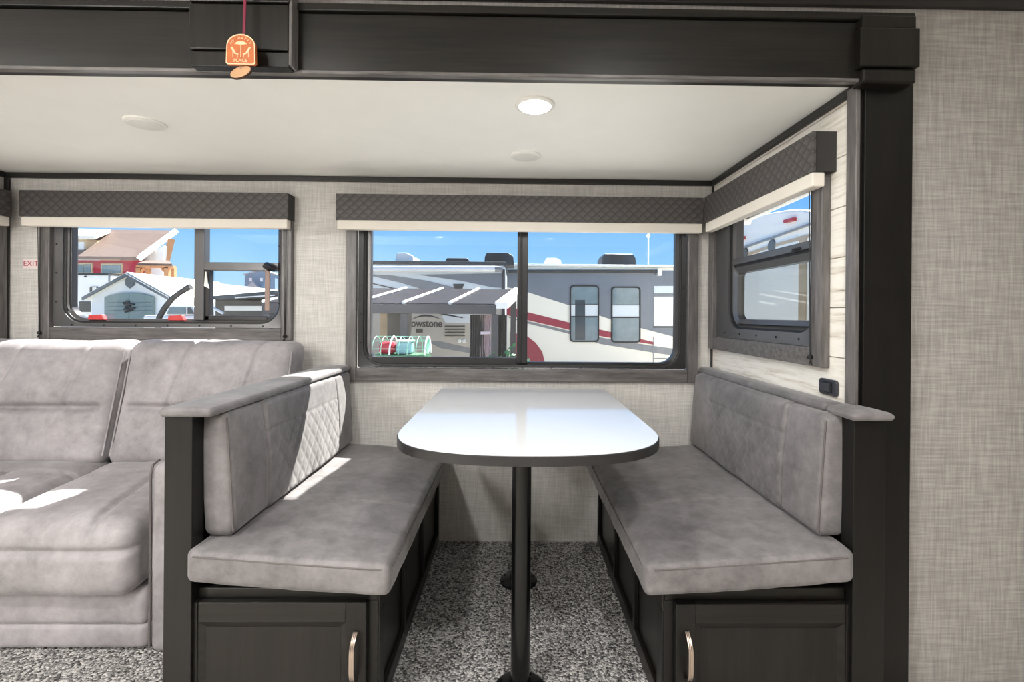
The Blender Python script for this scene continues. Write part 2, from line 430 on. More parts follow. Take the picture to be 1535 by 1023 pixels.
# ---------------------------------------------------------------- windows
def screws(pts, fn, parent):
    for u, v, d in pts:
        bm = bmesh.new(); addprism(bm, [(u + .004 * math.cos(a * math.pi / 4), v + .004 * math.sin(a * math.pi / 4)) for a in range(8)], fn, d, d + .002)
        finish('screw', bm, M['screw'], parent)
def window(n, fn, outer, hole, glassr, frame_mat, cw=.05, cp=.03, bot=.06, loc=(0, 0, 0), zt=1.62, rad=.075):
    """outer: casing u0,u1,v0 ; hole: opening ; glassr: clear glass u0,u1,v0"""
    w = thing('window_%d' % n, loc, kind='structure')
    u0, u1, v0 = outer
    for pts in ([(u0, v0), (u0 + cw, v0), (u0 + cw, zt), (u0, zt)], [(u1 - cw, v0), (u1, v0), (u1, zt), (u1 - cw, zt)]):
        finish('casing', P(pts, fn, 0.0005, cp), M['casing_z'], w, bevel=.003)
    finish('casing', P([(u0 + cw, v0), (u1 - cw, v0), (u1 - cw, v0 + bot), (u0 + cw, v0 + bot)], fn, 0.0005, cp - .003), M['casing'], w, bevel=.003)
    a, b, c = u0 + cw + .004, u1 - cw - .004, v0 + bot + .002
    g0, g1, gv = glassr
    bm = bmesh.new(); addring(bm, rrect(a, b, c, zt, .012, rt=.002), rrect(g0 - .022, g1 + .022, gv - .022, zt - .005, rad + .02, rt=.002), fn, -.04, .012, .008)
    finish('flange', bm, M[frame_mat], w, smooth=True)
    bm = bmesh.new(); addring(bm, rrect(g0 - .024, g1 + .024, gv - .024, zt - .004, rad + .022, rt=.002), rrect(g0 - .013, g1 + .013, gv - .013, zt - .006, rad + .011, rt=.002), fn, -.04, .001, -.002)
    finish('gasket', bm, M['seal'], w, smooth=True)
    bm = bmesh.new(); addring(bm, rrect(g0 - .014, g1 + .014, gv - .014, zt - .005, rad + .012, rt=.002), rrect(g0, g1, gv, zt - .02, rad, rt=.002), fn, -.05, -.006, -.018)
    finish('sash', bm, M[frame_mat], w, smooth=True)
    nscrew = max(3, int((b - a) / .14))
    screws([(a + .09 + (b - a - .18) * k / (nscrew - 1), (c + gv - .022) / 2, .0105) for k in range(nscrew)] +
           [(a + .014, c + .12 + .14 * k, .0105) for k in range(3)] + [(b - .014, c + .12 + .14 * k, .0105) for k in range(3)], fn, w)
    return w
def pane(w, fn, u0, u1, v0, v1, d=-.03, mat='glass'):
    finish('pane', P([(u0, v0), (u1, v0), (u1, v1), (u0, v1)], fn, d - .003, d), M[mat], w)
def bar(w, fn, u0, u1, v0, v1, d0, d1, mat, name='mullion'):
    finish(name, P([(u0, v0), (u1, v0), (u1, v1), (u0, v1)], fn, d0, d1), M[mat], w, bevel=.003)
# dinette window: one sliding pane and one fixed pane
w1 = window(1, mapB, (-.822, .898, .793), HM, (-.722, .800, .885), 'frame', bot=.062, loc=(.04, YB, .793))
bar(w1, mapB, .010, .062, .878, 1.60, -.05, -.002, 'frame')
bar(w1, mapB, .024, .034, .878, 1.60, -.003, .002, 'seal', 'mullion_groove')
bar(w1, mapB, -.735, .010, .872, .907, -.045, -.010, 'frame', 'sash_rail')
bar(w1, mapB, -.735, -.712, .907, 1.60, -.045, -.012, 'frame_grey', 'sash_stile')
pane(w1, mapB, -.735, .02, .89, 1.61); pane(w1, mapB, .05, .815, .87, 1.61, -.036)
# sofa window: big fixed pane, two small panes on the right
w2 = window(2, mapB, (-2.292, -1.085, .985), HS, (-2.175, -1.172, 1.085), 'frame_grey', bot=.058, loc=(-1.7, YB, .985))
bar(w2, mapB, -1.572, -1.524, 1.08, 1.60, -.05, -.002, 'frame_grey')
bar(w2, mapB, -1.527, -1.165, 1.326, 1.366, -.05, -.004, 'frame_grey', 'transom')
bar(w2, mapB, -1.524, -1.503, 1.08, 1.326, -.048, -.012, 'frame', 'sash_stile')
bar(w2, mapB, -1.524, -1.22, 1.08, 1.104, -.048, -.012, 'frame', 'sash_rail')
bar(w2, mapB, -2.195, -2.172, 1.10, 1.60, -.046, -.012, 'frame', 'sash_stile')
pane(w2, mapB, -2.19, -1.55, 1.075, 1.61); pane(w2, mapB, -1.55, -1.16, 1.34, 1.61); pane(w2, mapB, -1.55, -1.16, 1.075, 1.35, -.036)
for ux in (-2.04, -1.655):
    finish('release_tab', P([(ux - .04, 1.079), (ux + .04, 1.079), (ux + .028, 1.105), (ux - .036, 1.101)], mapB, -.02, .004), M['red'], w2, bevel=.003)
lv = finish('latch_lever', T([mapB(-1.21, 1.355, .012), mapB(-1.205, 1.345, .03), mapB(-1.187, 1.335, .034), mapB(-1.168, 1.33, .02)], [.014, .018, .017, .012], 8), M['frame'], w2, smooth=True)
finish('strap', P([(-1.222, 1.13), (-1.198, 1.13), (-1.198, 1.33), (-1.222, 1.33)], mapB, .004, .012), M['strap'], w2, bevel=.003)
finish('pull_tab', P([(-1.52, 1.248), (-1.496, 1.236), (-1.502, 1.262), (-1.51, 1.318), (-1.514, 1.318)], mapB, -.002, .004), M['white_plastic'], w2, bevel=.001)
# end-wall windows
def endwindow(n, fn, loc):
    w = window(n, fn, (1.492, 2.371, .962), HR, (1.575, 2.172, 1.087), 'frame_grey', bot=.06, cw=.055, loc=loc)
    bar(w, fn, 1.56, 2.19, 1.350, 1.378, -.05, -.006, 'frame_grey', 'transom')
    bar(w, fn, 1.56, 2.19, 1.338, 1.352, -.05, -.012, 'seal', 'transom_gasket')
    bm = bmesh.new(); addring(bm, rrect(1.576, 2.171, 1.088, 1.338, .05, rt=.03), rrect(1.598, 2.150, 1.108, 1.312, .035, rt=.02), fn, -.045, -.006, -.014)
    finish('vent_sash', bm, M['frame_grey'], w, smooth=True)
    bar(w, fn, 1.66, 1.71, 1.352, 1.362, -.006, 0, 'seal', 'vent_latch')
    pane(w, fn, 1.565, 2.185, 1.36, 1.61); pane(w, fn, 1.58, 2.165, 1.095, 1.33, -.03, 'frost')
    return w
endwindow(3, mapR, (XR, 1.93, .962)); endwindow(4, mapL, (XL, 1.93, .962))

# ---------------------------------------------------------------- valances over the windows
def valance(fn, u0, u1, loc, label, dep=.075, cords=()):
    w = thing('window_valance', loc, label, 'valance', 'valances over the slide-out windows')
    finish('fabric_front', P([(u0, 1.566), (u1, 1.566), (u1, 1.69), (u0, 1.69)], fn, dep - .012, dep), M['valance'], w, bevel=.002)
    finish('box', P([(u0, 1.566), (u1, 1.566), (u1, 1.689), (u0, 1.689)], fn, .0005, dep - .012), M['valance_plain'], w)
    finish('shade_rail', P([(u0 + .006, 1.522), (u1 - .004, 1.522), (u1 - .004, 1.566), (u0 + .006, 1.566)], fn, .032, dep - .004), M['cream'], w, bevel=.004)
    for u, zb in cords:
        finish('cord', T([fn(u, 1.53, .04), fn(u + .006, zb + .01, .036)], .0016, 6), M['seal'], w)
        finish('cord', T([fn(u + .012, 1.53, .04), fn(u + .008, zb + .01, .036)], .0016, 6), M['seal'], w)
        h = finish('cord_holder', L([(.004, 0), (.009, .001), (.010, .008), (.005, .014)], fn(u + .007, zb, .036), 'z', 12), M['switch_dk'], w, smooth=True)
        finish('knot', T([fn(u + .007, zb, .036), fn(u - .004, zb - .018, .036), fn(u + .003, zb - .006, .038), fn(u + .012, zb - .02, .037)], .0016, 6), M['seal'], w)
    return w
valance(mapB, -.858, .903, (.03, YB, 1.522), 'long charcoal embossed valance with cream lower edge over the dinette window')
valance(mapB, -2.343, -1.084, (-1.7, YB, 1.522), 'charcoal embossed valance with cream lower edge over the sofa window', cords=((-2.287, 1.008), (-1.118, 1.0)))
valance(mapR, 1.468, 2.312, (XR, 1.9, 1.522), 'charcoal valance with cream lower edge on the whitewashed board wall', cords=((1.528, .985),))
valance(mapL, 1.468, 2.345, (XL, 1.9, 1.522), 'charcoal valance with cream lower edge on the end wall past the sofa')

# ---------------------------------------------------------------- lamps and added fill lights
def disc(loc, lit, label, z=ZC, grp='round discs on the slide-out ceiling'):
    x, y = loc
    t = thing('ceiling_light', (x, y, z), label, 'ceiling light', grp)
    bm = bmesh.new()
    prof = [(.064, 0), (.064, -.004), (.060, -.008), (.050, -.0085), (.050, 0)]
    finish('rim', L([(.064, 0), (.064, -.004), (.060, -.0075), (.05, -.008)], (x, y, z), 'z', 40), M['white_plastic'], t, smooth=True)
    finish('lens', L([(.052, -.006), (.050, -.0095), (.03, -.011), (.001, -.0115)], (x, y, z), 'z', 40), M['lamp' if lit else 'lamp_off'], t, smooth=True)
    return t
def lamp(x, y, z, watts, r):
    l = bpy.data.lights.new('lamp', 'AREA'); l.shape = 'DISK'; l.size = 2 * r; l.energy = watts; l.color = (1, .99, .965)
    o = bpy.data.objects.new('lamp_glow', l); COL.objects.link(o); o.location = (x, y, z)
disc((.058, 1.542), True, 'lit round ceiling light above the dinette table'); lamp(.058, 1.542, ZC - .013, 2.5, .05)
disc((-1.314, 1.734), False, 'unlit round disc on the slide-out ceiling above the sofa')
disc((.039, 2.034), False, 'unlit round disc on the ceiling between lit light and dinette window')
for lx, ly in ((-2.2, .3), (-.9, .3), (.4, .3), (-2.2, -.8), (-.9, -.8), (.4, -.8)):  # unseen ceiling discs added to fill the room with light
    t = disc((lx, ly), True, 'lit round ceiling light of the main cabin', 2.045, 'lights of the main cabin ceiling'); lamp(lx, ly, 2.032, FILL_W, .06)

# glowing globes added out of view behind the camera as fill light
for gx, gy in ((-2.62, -1.1), (-2.2, -.5), (-1.95, -1.3)):
    t = thing('globe_lamp', (gx, gy, 1.42), 'white glass globe lamp hanging in the main cabin', 'pendant lamp', 'globe lamps of the main cabin')
    finish('globe', L([(.11 * math.sin(math.pi * k / 16) + .0005, -.11 * math.cos(math.pi * k / 16)) for k in range(17)], (gx, gy, 1.48), 'z', 28), M['globe'], t, smooth='all')
    finish('stem', T([(gx, gy, 1.59), (gx, gy, 2.045)], .006, 8), M['black_metal'], t)

# ---------------------------------------------------------------- dinette benches
def bench(s, aisle, outer, pan_in, back_face, nm, lab):
    """s = -1 bench by the sofa, +1 bench by the board wall; x values are signed"""
    X = lambda a, b: (min(a, b), max(a, b))
    b = thing('dinette_bench', ((aisle + outer) / 2, 1.85, 0), lab, 'bench')
    # carcass: inner box, aisle frame with recessed panels, end frame
    a2 = aisle + s * .014
    inr = outer if s < 0 else .955
    finish('carcass', B((*X(a2, inr), 1.345, YB - .003, 0.001, .345)), M['wood_dark'], b)
    ys = [1.338, 1.66, 1.99, YB - .004]
    finish('aisle_rail', B((*X(aisle, a2), ys[0], ys[3], .001, .05)), M['wood_y'], b, bevel=.002)
    finish('aisle_rail', B((*X(aisle, a2), ys[0], ys[3], .30, .352)), M['wood_y'], b, bevel=.002)
    for i, y in enumerate(ys):
        w = .028
        y0 = y if i == 0 else (y - w if i == 3 else y - w / 2)
        y1 = y0 + (w + .02 if i == 0 else w)
        finish('aisle_stile', B((*X(aisle, a2), y0, y1, .05, .30)), M['wood_z'], b, bevel=.002)
    ff = 1.334
    finish('end_rail', B((*X(aisle + s * .006, pan_in), ff, 1.345, .333, .367)), M['wood_x'], b, bevel=.002)
    finish('end_stile', B((*X(aisle + s * .004, aisle + s * .05), ff, 1.345, .001, .333)), M['wood_z'], b, bevel=.002)
    finish('cushion_board', B((*X(aisle + s * .02, inr), 1.345, YB - .003, .3455, .367)), M['wood_y'], b)
    # overlay door with raised frame
    d0, d1 = X(aisle + s * .03, pan_in + s * .045)
    zt = .340 if s < 0 else .335
    dr = thing_part('door', b, ((d0 + d1) / 2, 1.32, .03))
    st = .055
    finish('door_stile', B((d0, d0 + st, 1.312, ff - .001, .03, zt)), M['wood_z'], dr, bevel=.003)
    finish('door_stile', B((d1 - st, d1, 1.312, ff - .001, .03, zt)), M['wood_z'], dr, bevel=.003)
    finish('door_rail', B((d0 + st, d1 - st, 1.3125, ff - .001, zt - st, zt)), M['wood_x'], dr, bevel=.003)
    finish('door_rail', B((d0 + st, d1 - st, 1.3125, ff - .001, .03, .03 + st)), M['wood_x'], dr, bevel=.003)
    bm = bmesh.new(); addring(bm, rrect(d0 + st, d1 - st, .03 + st, zt - st, .001, 1), rrect(d0 + st + .018, d1 - st - .018, .03 + st + .018, zt - st - .018, .001, 1), lambda u, v, d: (u, d, v), 1.330, 1.316, 1.3245)
    finish('door_bevel', bm, M['wood_x'], dr)
    finish('door_panel', B((d0 + st + .017, d1 - st - .017, 1.3235, 1.331, .03 + st + .017, zt - st - .017)), M['wood_dark'], dr)
    hx = (d1 - .028) if s < 0 else (d0 + .030)
    zc = .195
    bow = [(hx, 1.312 - .032 * (1 - (abs(t) ** 4)) - .002, zc + .066 * t) for t in [k / 8 - 1 for k in range(17)]]
    bm = bmesh.new()
    for off in (-.0042, 0, .0042): addtube(bm, [(p[0] + off, p[1], p[2]) for p in bow], .0026, 8)
    hd = finish('door_handle', bm, M['nickel'], dr, smooth=True); hd['label'] = 'bowed ribbed nickel pull'
    # upright end panel, board behind the backrest, padded rail
    finish('end_panel', B((*X(pan_in, outer), 1.302, 1.352, .001, .842)), M['wood_z'], b, bevel=.002)
    bi = pan_in + s * .03
    finish('back_board', B((*X(bi, outer - s * .012 if s < 0 else min(outer, XR - .013)), 1.405 if s > 0 else 1.352, YB - .004, .367, .842)), M['wood_y'], b)
    ro, ri = (outer - .006, -.795) if s < 0 else (XR - .004, .905)
    # padded rail on top
    cxr = (ro + ri) / 2; wid = abs(ro - ri)
    def rail_disp(p, n): return .004 * n.z * (1 - (2 * p.x / wid) ** 2) * (1 if n.z > 0 else 0)
    y0r, y1r = (1.405, YB - .012) if s > 0 else (1.282, YB - .032)
    bm = softbox((wid, y1r - y0r, .024), .0115, .03, rail_disp, lambda p: Vector((p.x + cxr, p.y + (y0r + y1r) / 2, p.z + .8545)))
    if s > 0:      # the rail widens into a rounded end in front of the post
        bm2 = softbox((.118, .12, .026), .0125, .03, rail_disp, lambda p: Vector((p.x + .962, p.y + 1.338, p.z + .8545)))
        finish('padded_rail_end', bm2, M['suede'], b, smooth='all')
    finish('padded_rail', bm, M['suede'], b, smooth='all')
    return b
def thing_part(name, parent, loc):
    o = bpy.data.objects.new(name, None); o.empty_display_size = .03
    return link(o, parent, Vector(loc))
bench(-1, -.365, -.930, -.856, -.79, 'left', 'dark dinette bench with pale padded rail backing onto the grey sofa')
bench(1, .415, 1.010, .922, .86, 'right', 'dark dinette bench with padded rail against the whitewashed board wall')

# seat cushions: tilt down to the aisle, one cross seam
def seat(s, x_in, x_out, label):
    W_, D_, T_ = abs(x_out - x_in), YB - .02 - 1.282, .088
    cx, cy = (x_in + x_out) / 2, (YB - .02 + 1.282) / 2
    def disp(p, n):
        u, v = 2 * p.x / W_, 2 * p.y / D_
        d = .012 * max(0, 1 - u * u) * max(0, 1 - v ** 4) * max(0, n.z) + .006 * noise.noise(Vector((p.x * 5 + s * 3, p.y * 4, 0))) * max(0, n.z)
        d -= .007 * groove(p.y - (-.165 - .02 * s * u), .007) * max(0, n.z + .1)
        d += .002 * noise.noise(Vector((p.x * 16, p.y * 13, 7 + s)))
        d += .006 * (1 - u * u) * abs(n.y) if n.y < -.5 else 0
        return d
    def place(p):
        u = p.x * -s      # + towards the aisle
        z = p.z + .431 - .038 * u / W_ * 2 * .5
        return Vector((p.x + cx, p.y + cy, z))
    o = finish('seat_cushion', softbox((W_, D_, T_), .020, (.016, .0055, .016), disp, place), M['suede'], smooth='all')
    tag(o, label, 'cushion', 'dinette cushions')
    # welt along the near top edge and the cross seam
    def top(x, y, dz=0):
        u = (x - cx) * -s
        return (x, y, .431 + T_ / 2 - .038 * u / W_ + dz)
    xs = [x_in + (x_out - x_in) * k / 24 for k in range(1, 24)]
    finish('welt', T([top(x, 1.2815 - .004 * (1 - ((x - cx) / (W_ / 2)) ** 2), -.014) for x in xs], .0022, 6), M['stitch'], o)
    ea = x_in + (-s) * .0005
    finish('welt', T([(ea, y, top(x_in, y)[2] - .016) for y in [1.31 + k * .06 for k in range(18)]], .0022, 6), M['stitch'], o)
    return o
seat(-1, -.325, -.862, 'mottled grey seat cushion on the bench that backs onto the sofa')
seat(1, .352, .918, 'mottled grey seat cushion on the bench by the board wall')

# back cushions: plain end panels, diamond quilting between
def backc(s, face, rear, label):
    TH, LN, HT = abs(rear - face), YB - .035 - 1.352, .346
    cx, cy, cz = (face + rear) / 2, (YB - .035 + 1.352) / 2, .498 + HT / 2
    q0, q1, qt = -.31, .30, .075        # quilted zone along y, top of the quilting
    def disp(p, n):
        f = max(0, -s * n.x)            # faces the aisle
        v, w = 2 * p.y / LN, 2 * p.z / HT
        d = .010 * f * max(0, 1 - v ** 6) * max(0, 1 - w * w)
        up = f + max(0, n.z)
        d -= .007 * (groove(p.y - q0, .007) + groove(p.y - q1, .007)) * min(1, up)
        if q0 < p.y < q1:
            d += .004 * f
            if p.z < qt:
                a = (p.y / .062 + p.z / .072); b = (p.y / .062 - p.z / .072)
                da = abs(a - round(a)); db = abs(b - round(b))
                d -= .0026 * f * max(groove(da, .10), groove(db, .10))
            d -= .004 * f * groove(p.z - qt, .006)
        d += .003 * noise.noise(Vector((p.y * 7, p.z * 7, 3 * s)))
        d += .004 * abs(n.y) * (1 - w * w)
        return d
    def place(p): return Vector((p.x + cx + s * .022 * (p.z / HT), p.y + cy, p.z + cz))
    o = finish('back_cushion', softbox((TH, LN, HT), .022, (.03, .0062, .0062), disp, place), M['suede'], smooth='all')
    tag(o, label, 'cushion', 'dinette cushions')
    fx = face
    pts = [(fx + s * .002 + s * .022 * ((z - cz) / HT), 1.3555, z) for z in [.512 + k * .0158 for k in range(21)]]
    finish('welt', T(pts, .0025, 6), M['stitch'], o)
    return o
backc(-1, -.785, -.868, 'quilted grey back cushion on the bench that backs onto the sofa')
backc(1, .868, .948, 'quilted grey back cushion against the whitewashed board wall')

# ---------------------------------------------------------------- table
tb = thing('dinette_table', (.04, 1.78, 0), 'white topped dinette table with black edge on two black pedestal legs', 'table')
tx0, tx1, ty0, ty1, tz = -.348, .432, 1.206, 2.335, .768
def table_outline(g=0.0):
    out = []
    a, b = (tx1 - tx0) / 2 + g, .30 + g
    cx, cy = (tx0 + tx1) / 2, ty0 + .30
    for k in range(41):
        t = math.pi + math.pi * k / 40
        c, s_ = math.cos(t), math.sin(t)
        e_ = 2 / 2.6
        out.append((cx + a * math.copysign(abs(c) ** e_, c), cy + b * math.copysign(abs(s_) ** e_, s_)))
    r = .02
    for k in range(5):
        t = math.pi / 2 * k / 4; out.append((tx1 + g - r + r * math.cos(t), ty1 + g - r + r * math.sin(t)))
    for k in range(5):
        t = math.pi / 2 + math.pi / 2 * k / 4; out.append((tx0 - g + r + r * math.cos(t), ty1 + g - r + r * math.sin(t)))
    return out
mapZ = lambda u, v, d: (u, v, d)
finish('table_core', P(table_outline(-.002), mapZ, tz - .026, tz - .0015), M['black_edge'], tb)
bm = bmesh.new(); addring(bm, table_outline(.0), table_outline(-.003), mapZ, tz - .027, tz - .003, tz - .0014)
finish('edge_band', bm, M['black_edge'], tb, smooth=True)
finish('table_top', P(table_outline(-.003), mapZ, tz - .003, tz), M['white_top'], tb)
for ly in (1.44, 2.035):
    lg = finish('leg', L([(.0285, .018), (.0285, tz - .03)], (.024, ly, 0), 'z', 32), M['black_metal'], tb, smooth=True)
    finish('floor_flange', L([(.078, .001), (.078, .006), (.072, .010), (.050, .013), (.036, .017), (.033, .034), (.0287, .036)], (.024, ly, 0), 'z', 32), M['black_metal'], lg, smooth=True)
    for k in range(8):
        a = k * math.pi / 4 + .3
        finish('screw', L([(.006, 0), (.006, .003), (.003, .004)], (.024 + .066 * math.cos(a), ly + .064 * math.sin(a), .0095), 'z', 8), M['screw'], lg)
    finish('top_flange', L([(.0287, -.05), (.034, -.045), (.036, -.02), (.078, -.008), (.078, 0)], (.024, ly, tz - .027), 'z', 32), M['black_metal'], lg, smooth=True)

# ---------------------------------------------------------------- sofa
sofa = thing('sofa', (-1.72, 2.0, 0), 'wide grey suede sofa with tufted back cushions under the window', 'sofa')
XS0, XS1, XM = -2.40, -1.20, -1.722
finish('base_frame', B((XS0, XS1, 1.66, 2.34, .02, .30)), M['suede_sofa'], sofa)
def front_roll(z0, z1, yf, dep, seedv):
    def disp(p, n): return .006 * abs(n.y) * (1 - (2 * p.z / (z1 - z0)) ** 2) + .003 * noise.noise(Vector((p.x * 6, p.z * 12, seedv)))
    return softbox((XS1 - XS0 - .004, dep, z1 - z0), .022, .02, disp, lambda p: Vector((p.x + (XS0 + XS1) / 2, p.y + yf + dep / 2, p.z + (z0 + z1) / 2)))
finish('front_roll', front_roll(.005, .095, 1.612, .08, 1), M['suede_sofa'], sofa, smooth='all')
finish('front_roll', front_roll(.088, .215, 1.606, .08, 2), M['suede_sofa'], sofa, smooth='all')
def sofa_seat(x0, x1, sd):
    W_, D_, T_ = x1 - x0, .60, .238
    def disp(p, n):
        u, v, w = 2 * p.x / W_, 2 * p.y / D_, 2 * p.z / T_
        d = .022 * max(0, n.z) * (1 - u ** 4) * (1 - v ** 4) + .010 * max(0, -n.y) * (1 - w * w)
        d += .006 * noise.noise(Vector((p.x * 6, p.y * 5, sd)))
        if n.z > 0:
            d -= .016 * groove(p.x - .13 + .15 * (p.y + .3), .011) * n.z * (1 if p.y < .1 else 0)
            d -= .013 * groove(p.y - .10, .011) * n.z
        d -= .018 * groove(p.z - .036, .011) * max(0, -n.y)
        return d
    def place(p):
        z = p.z + .346 + .04 * (p.y / D_)
        return Vector((p.x + (x0 + x1) / 2, p.y + 1.545 + D_ / 2, z))
    return softbox((W_, D_, T_), .05, (.008, .008, .009), disp, place)
def sofa_back(x0, x1, sd):
    W_, T_, H_ = x1 - x0, .16, .52
    def disp(p, n):
        u, w = 2 * p.x / W_, 2 * p.z / H_
        f = max(0, -n.y)
        d = .030 * f * (1 - u ** 4) * (1 - w ** 4)
        cr = -.02
        d -= .038 * f * groove(p.z - cr, .014) * (1 if abs(u) < .78 else max(0, 1 - (abs(u) - .78) / .12))
        up = min(1, f + max(0, n.z))
        for xx in (-.13, .17):
            d -= .011 * groove(p.x - xx - .05 * math.sin(p.z * 5), .008) * up * (1 if p.z > cr else .5)
        d += .008 * noise.noise(Vector((p.x * 5, p.z * 6, sd))) + .003 * noise.noise(Vector((p.x * 15, p.z * 15, sd)))
        return d
    def place(p):
        return Vector((p.x + (x0 + x1) / 2, p.y + 2.185 + .13 * (p.z / H_), p.z + .73))
    return softbox((W_, T_, H_), .05, (.006, .02, .009), disp, place)
for x0, x1, sd in ((XM + .004, XS1 - .006, 3), (XS0 + .006, XM - .004, 8)):
    finish('seat_cushion', sofa_seat(x0, x1, sd), M['suede_sofa'], sofa, smooth='all')
for x0, x1, sd, w in ((-1.708, -.985, 5, 1), (-2.45, -1.724, 11, 1)):
    o = finish('back_cushion', sofa_back(x0, x1, sd), M['suede_sofa'], sofa, smooth='all')
    for xe in (x0 + .008, x1 - .008):
        pts = [(xe, 2.185 - .08 + .012 + .13 * (z / .52), z + .73) for z in [-.22 + .44 * k / 12 for k in range(13)]]
        finish('welt', T(pts, .004, 6), M['suede_sofa'], o, smooth=True)
def arm(x0, x1):
    def disp(p, n): return .004 * noise.noise(Vector((p.x * 6, p.y * 6, p.z * 6)))
    return softbox((x1 - x0, .74, .62), .03, .03, disp, lambda p: Vector((p.x + (x0 + x1) / 2, p.y + 1.96, p.z + .315)))
a1 = finish('arm', arm(-1.185, -.985), M['suede_sofa'], sofa, smooth='all')
finish('welt', T([(-1.18, 1.592, z) for z in [.03 + k * .056 for k in range(11)]] + [(-1.18, 1.60, .618), (-1.18, 1.63, .628)], .004, 6), M['stitch'], a1, smooth=True)
a2 = finish('arm', arm(-2.475, -2.405), M['suede_sofa'], sofa, smooth='all')

# ---------------------------------------------------------------- small things on the walls
st = thing('exit_sticker', (-2.357, YB, 1.325), 'small white sticker with red EXIT lettering beside the sofa window', 'sticker')
finish('sticker_sheet', P([(-2.394, 1.326), (-2.322, 1.326), (-2.322, 1.372), (-2.394, 1.372)], mapB, .0003, .0015), M['sticker'], st)
text('lettering', 'EXIT', .036, (-2.356, YB - .0018, 1.349), (math.pi / 2, 0, 0), M['sticker_red'], st, .0003)
sw = thing('wall_switch', (XR, 1.49, .881), 'small charcoal rocker switch on the whitewashed board wall', 'switch')
finish('cover_plate', P(rrect(1.447, 1.533, .878, .928, .012, 5), mapR, .0005, .010), M['switch'], sw, bevel=.003)
finish('inner_frame', P(rrect(1.466, 1.518, .886, .920, .004, 3), mapR, .010, .013), M['switch_dk'], sw, bevel=.001)
finish('rocker', P([(1.474, .890), (1.510, .890), (1.510, .916), (1.474, .916)], lambda u, v, d: (XR - d - .006 * (u - 1.474) / .036, u, v), .012, .014), M['switch'], sw, bevel=.001)

# hanging plaque
pq = thing('hanging_plaque', (-.709, 1.262, 1.757), 'orange arched wooden plaque with parasol and chairs hung on a maroon ribbon', 'ornament')
mapP = lambda u, v, d: (-.709 + u, 1.262 - d, 1.757 + v)
def arch(w, h, r, n=14):
    pts = [(-w, 0), (w, 0)]
    hh = h - w * .86
    return [(-w * 1.0, 0.004), (-w + .004, 0), (w - .004, 0), (w, .004)] + [(w * .97 * math.cos(math.pi * k / n), hh + (h - hh) * math.sin(math.pi * k / n) ** .9) for k in range(0, n + 1)]
finish('board', P(arch(.0375, .078, 0), mapP, 0, .009), M['orange'], pq, bevel=.0008, seg=1)
bm = bmesh.new(); o_, i_ = arch(.0375, .078, 0), arch(.0350, .0750, 0); i_ = [(u, v + .002 if v < .01 else v) for u, v in i_]
addring(bm, o_, i_, mapP, .0085, .0097)
finish('border', bm, M['pale'], pq)
em = thing_part('emblem', pq, mapP(0, 0, .0095))
finish('parasol', P([(-.016, .0525), (0, .0505), (.016, .0525), (.011, .0575), (0, .0600), (-.011, .0575)], mapP, .009, .0096), M['pale'], em)
finish('parasol_pole', P([(-.0006, .018), (.0006, .018), (.0006, .052), (-.0006, .052)], mapP, .009, .0096), M['pale'], em)
for sg in (-1, 1):
    bm = bmesh.new()
    for q in ([(.021, .045), (.026, .044), (.017, .028), (.012, .029)], [(.006, .0275), (.017, .0300), (.017, .0275), (.006, .0250)], [(.008, .026), (.0092, .026), (.0082, .018), (.007, .018)], [(.019, .034), (.0205, .034), (.0205, .018), (.019, .018)]):
        addprism(bm, [(sg * a, b_) for a, b_ in (q if sg > 0 else list(reversed(q)))], mapP, .009, .0096)
    finish('chair_shape', bm, M['pale'], em)
text('lettering', 'PLACE', .0125, mapP(0, .0098, .0096), (math.pi / 2, 0, 0), M['pale'], em, .0003)
for k_, ch in enumerate('MY HAPPY'):
    if ch == ' ': continue
    a = math.radians(150 - k_ * 120 / 7)
    text('lettering', ch, .0095, mapP(.0275 * math.cos(a), .041 + .0265 * math.sin(a), .0096), (math.pi / 2, 0, 0) if False else Matrix.Rotation(math.pi / 2 - a, 3, 'Y').to_euler() if False else (math.pi / 2, (math.pi / 2 - a) * .8, 0), M['pale'], em, .0003)
finish('ribbon', P([(.000, .070), (.0065, .070), (.0135, .36), (.007, .36)], mapP, .0005, .0025), M['ribbon'], pq)
finish('ring', T([mapP(.0 + .004 * math.cos(t), -.006 + .006 * math.sin(t), .005) for t in [k * math.pi / 6 for k in range(12)]], .0008, 6, closed=True), M['nickel'], pq)
bm = bmesh.new(); addlathe(bm, [(.026, -.003), (.0265, .003)], (0, 0, 0), 'z', 28)
Rm = Matrix.Rotation(-.28, 3, 'Y') @ Matrix.Rotation(math.radians(62), 3, 'X')
for v_ in bm.verts: v_.co = Vector(mapP(.001, -.021, .008)) + Rm @ Vector((v_.co.x * 1.05, v_.co.y * .86, v_.co.z))
ds = finish('wood_slice', bm, M['bark'], pq)
bm = bmesh.new(); addlathe(bm, [(.0255, .003), (.025, .0036)], (0, 0, 0), 'z', 28)
for v_ in bm.verts: v_.co = Vector(mapP(.001, -.021, .008)) + Rm @ Vector((v_.co.x * 1.05, v_.co.y * .86, v_.co.z))
finish('slice_face', bm, M['disc'], ds)
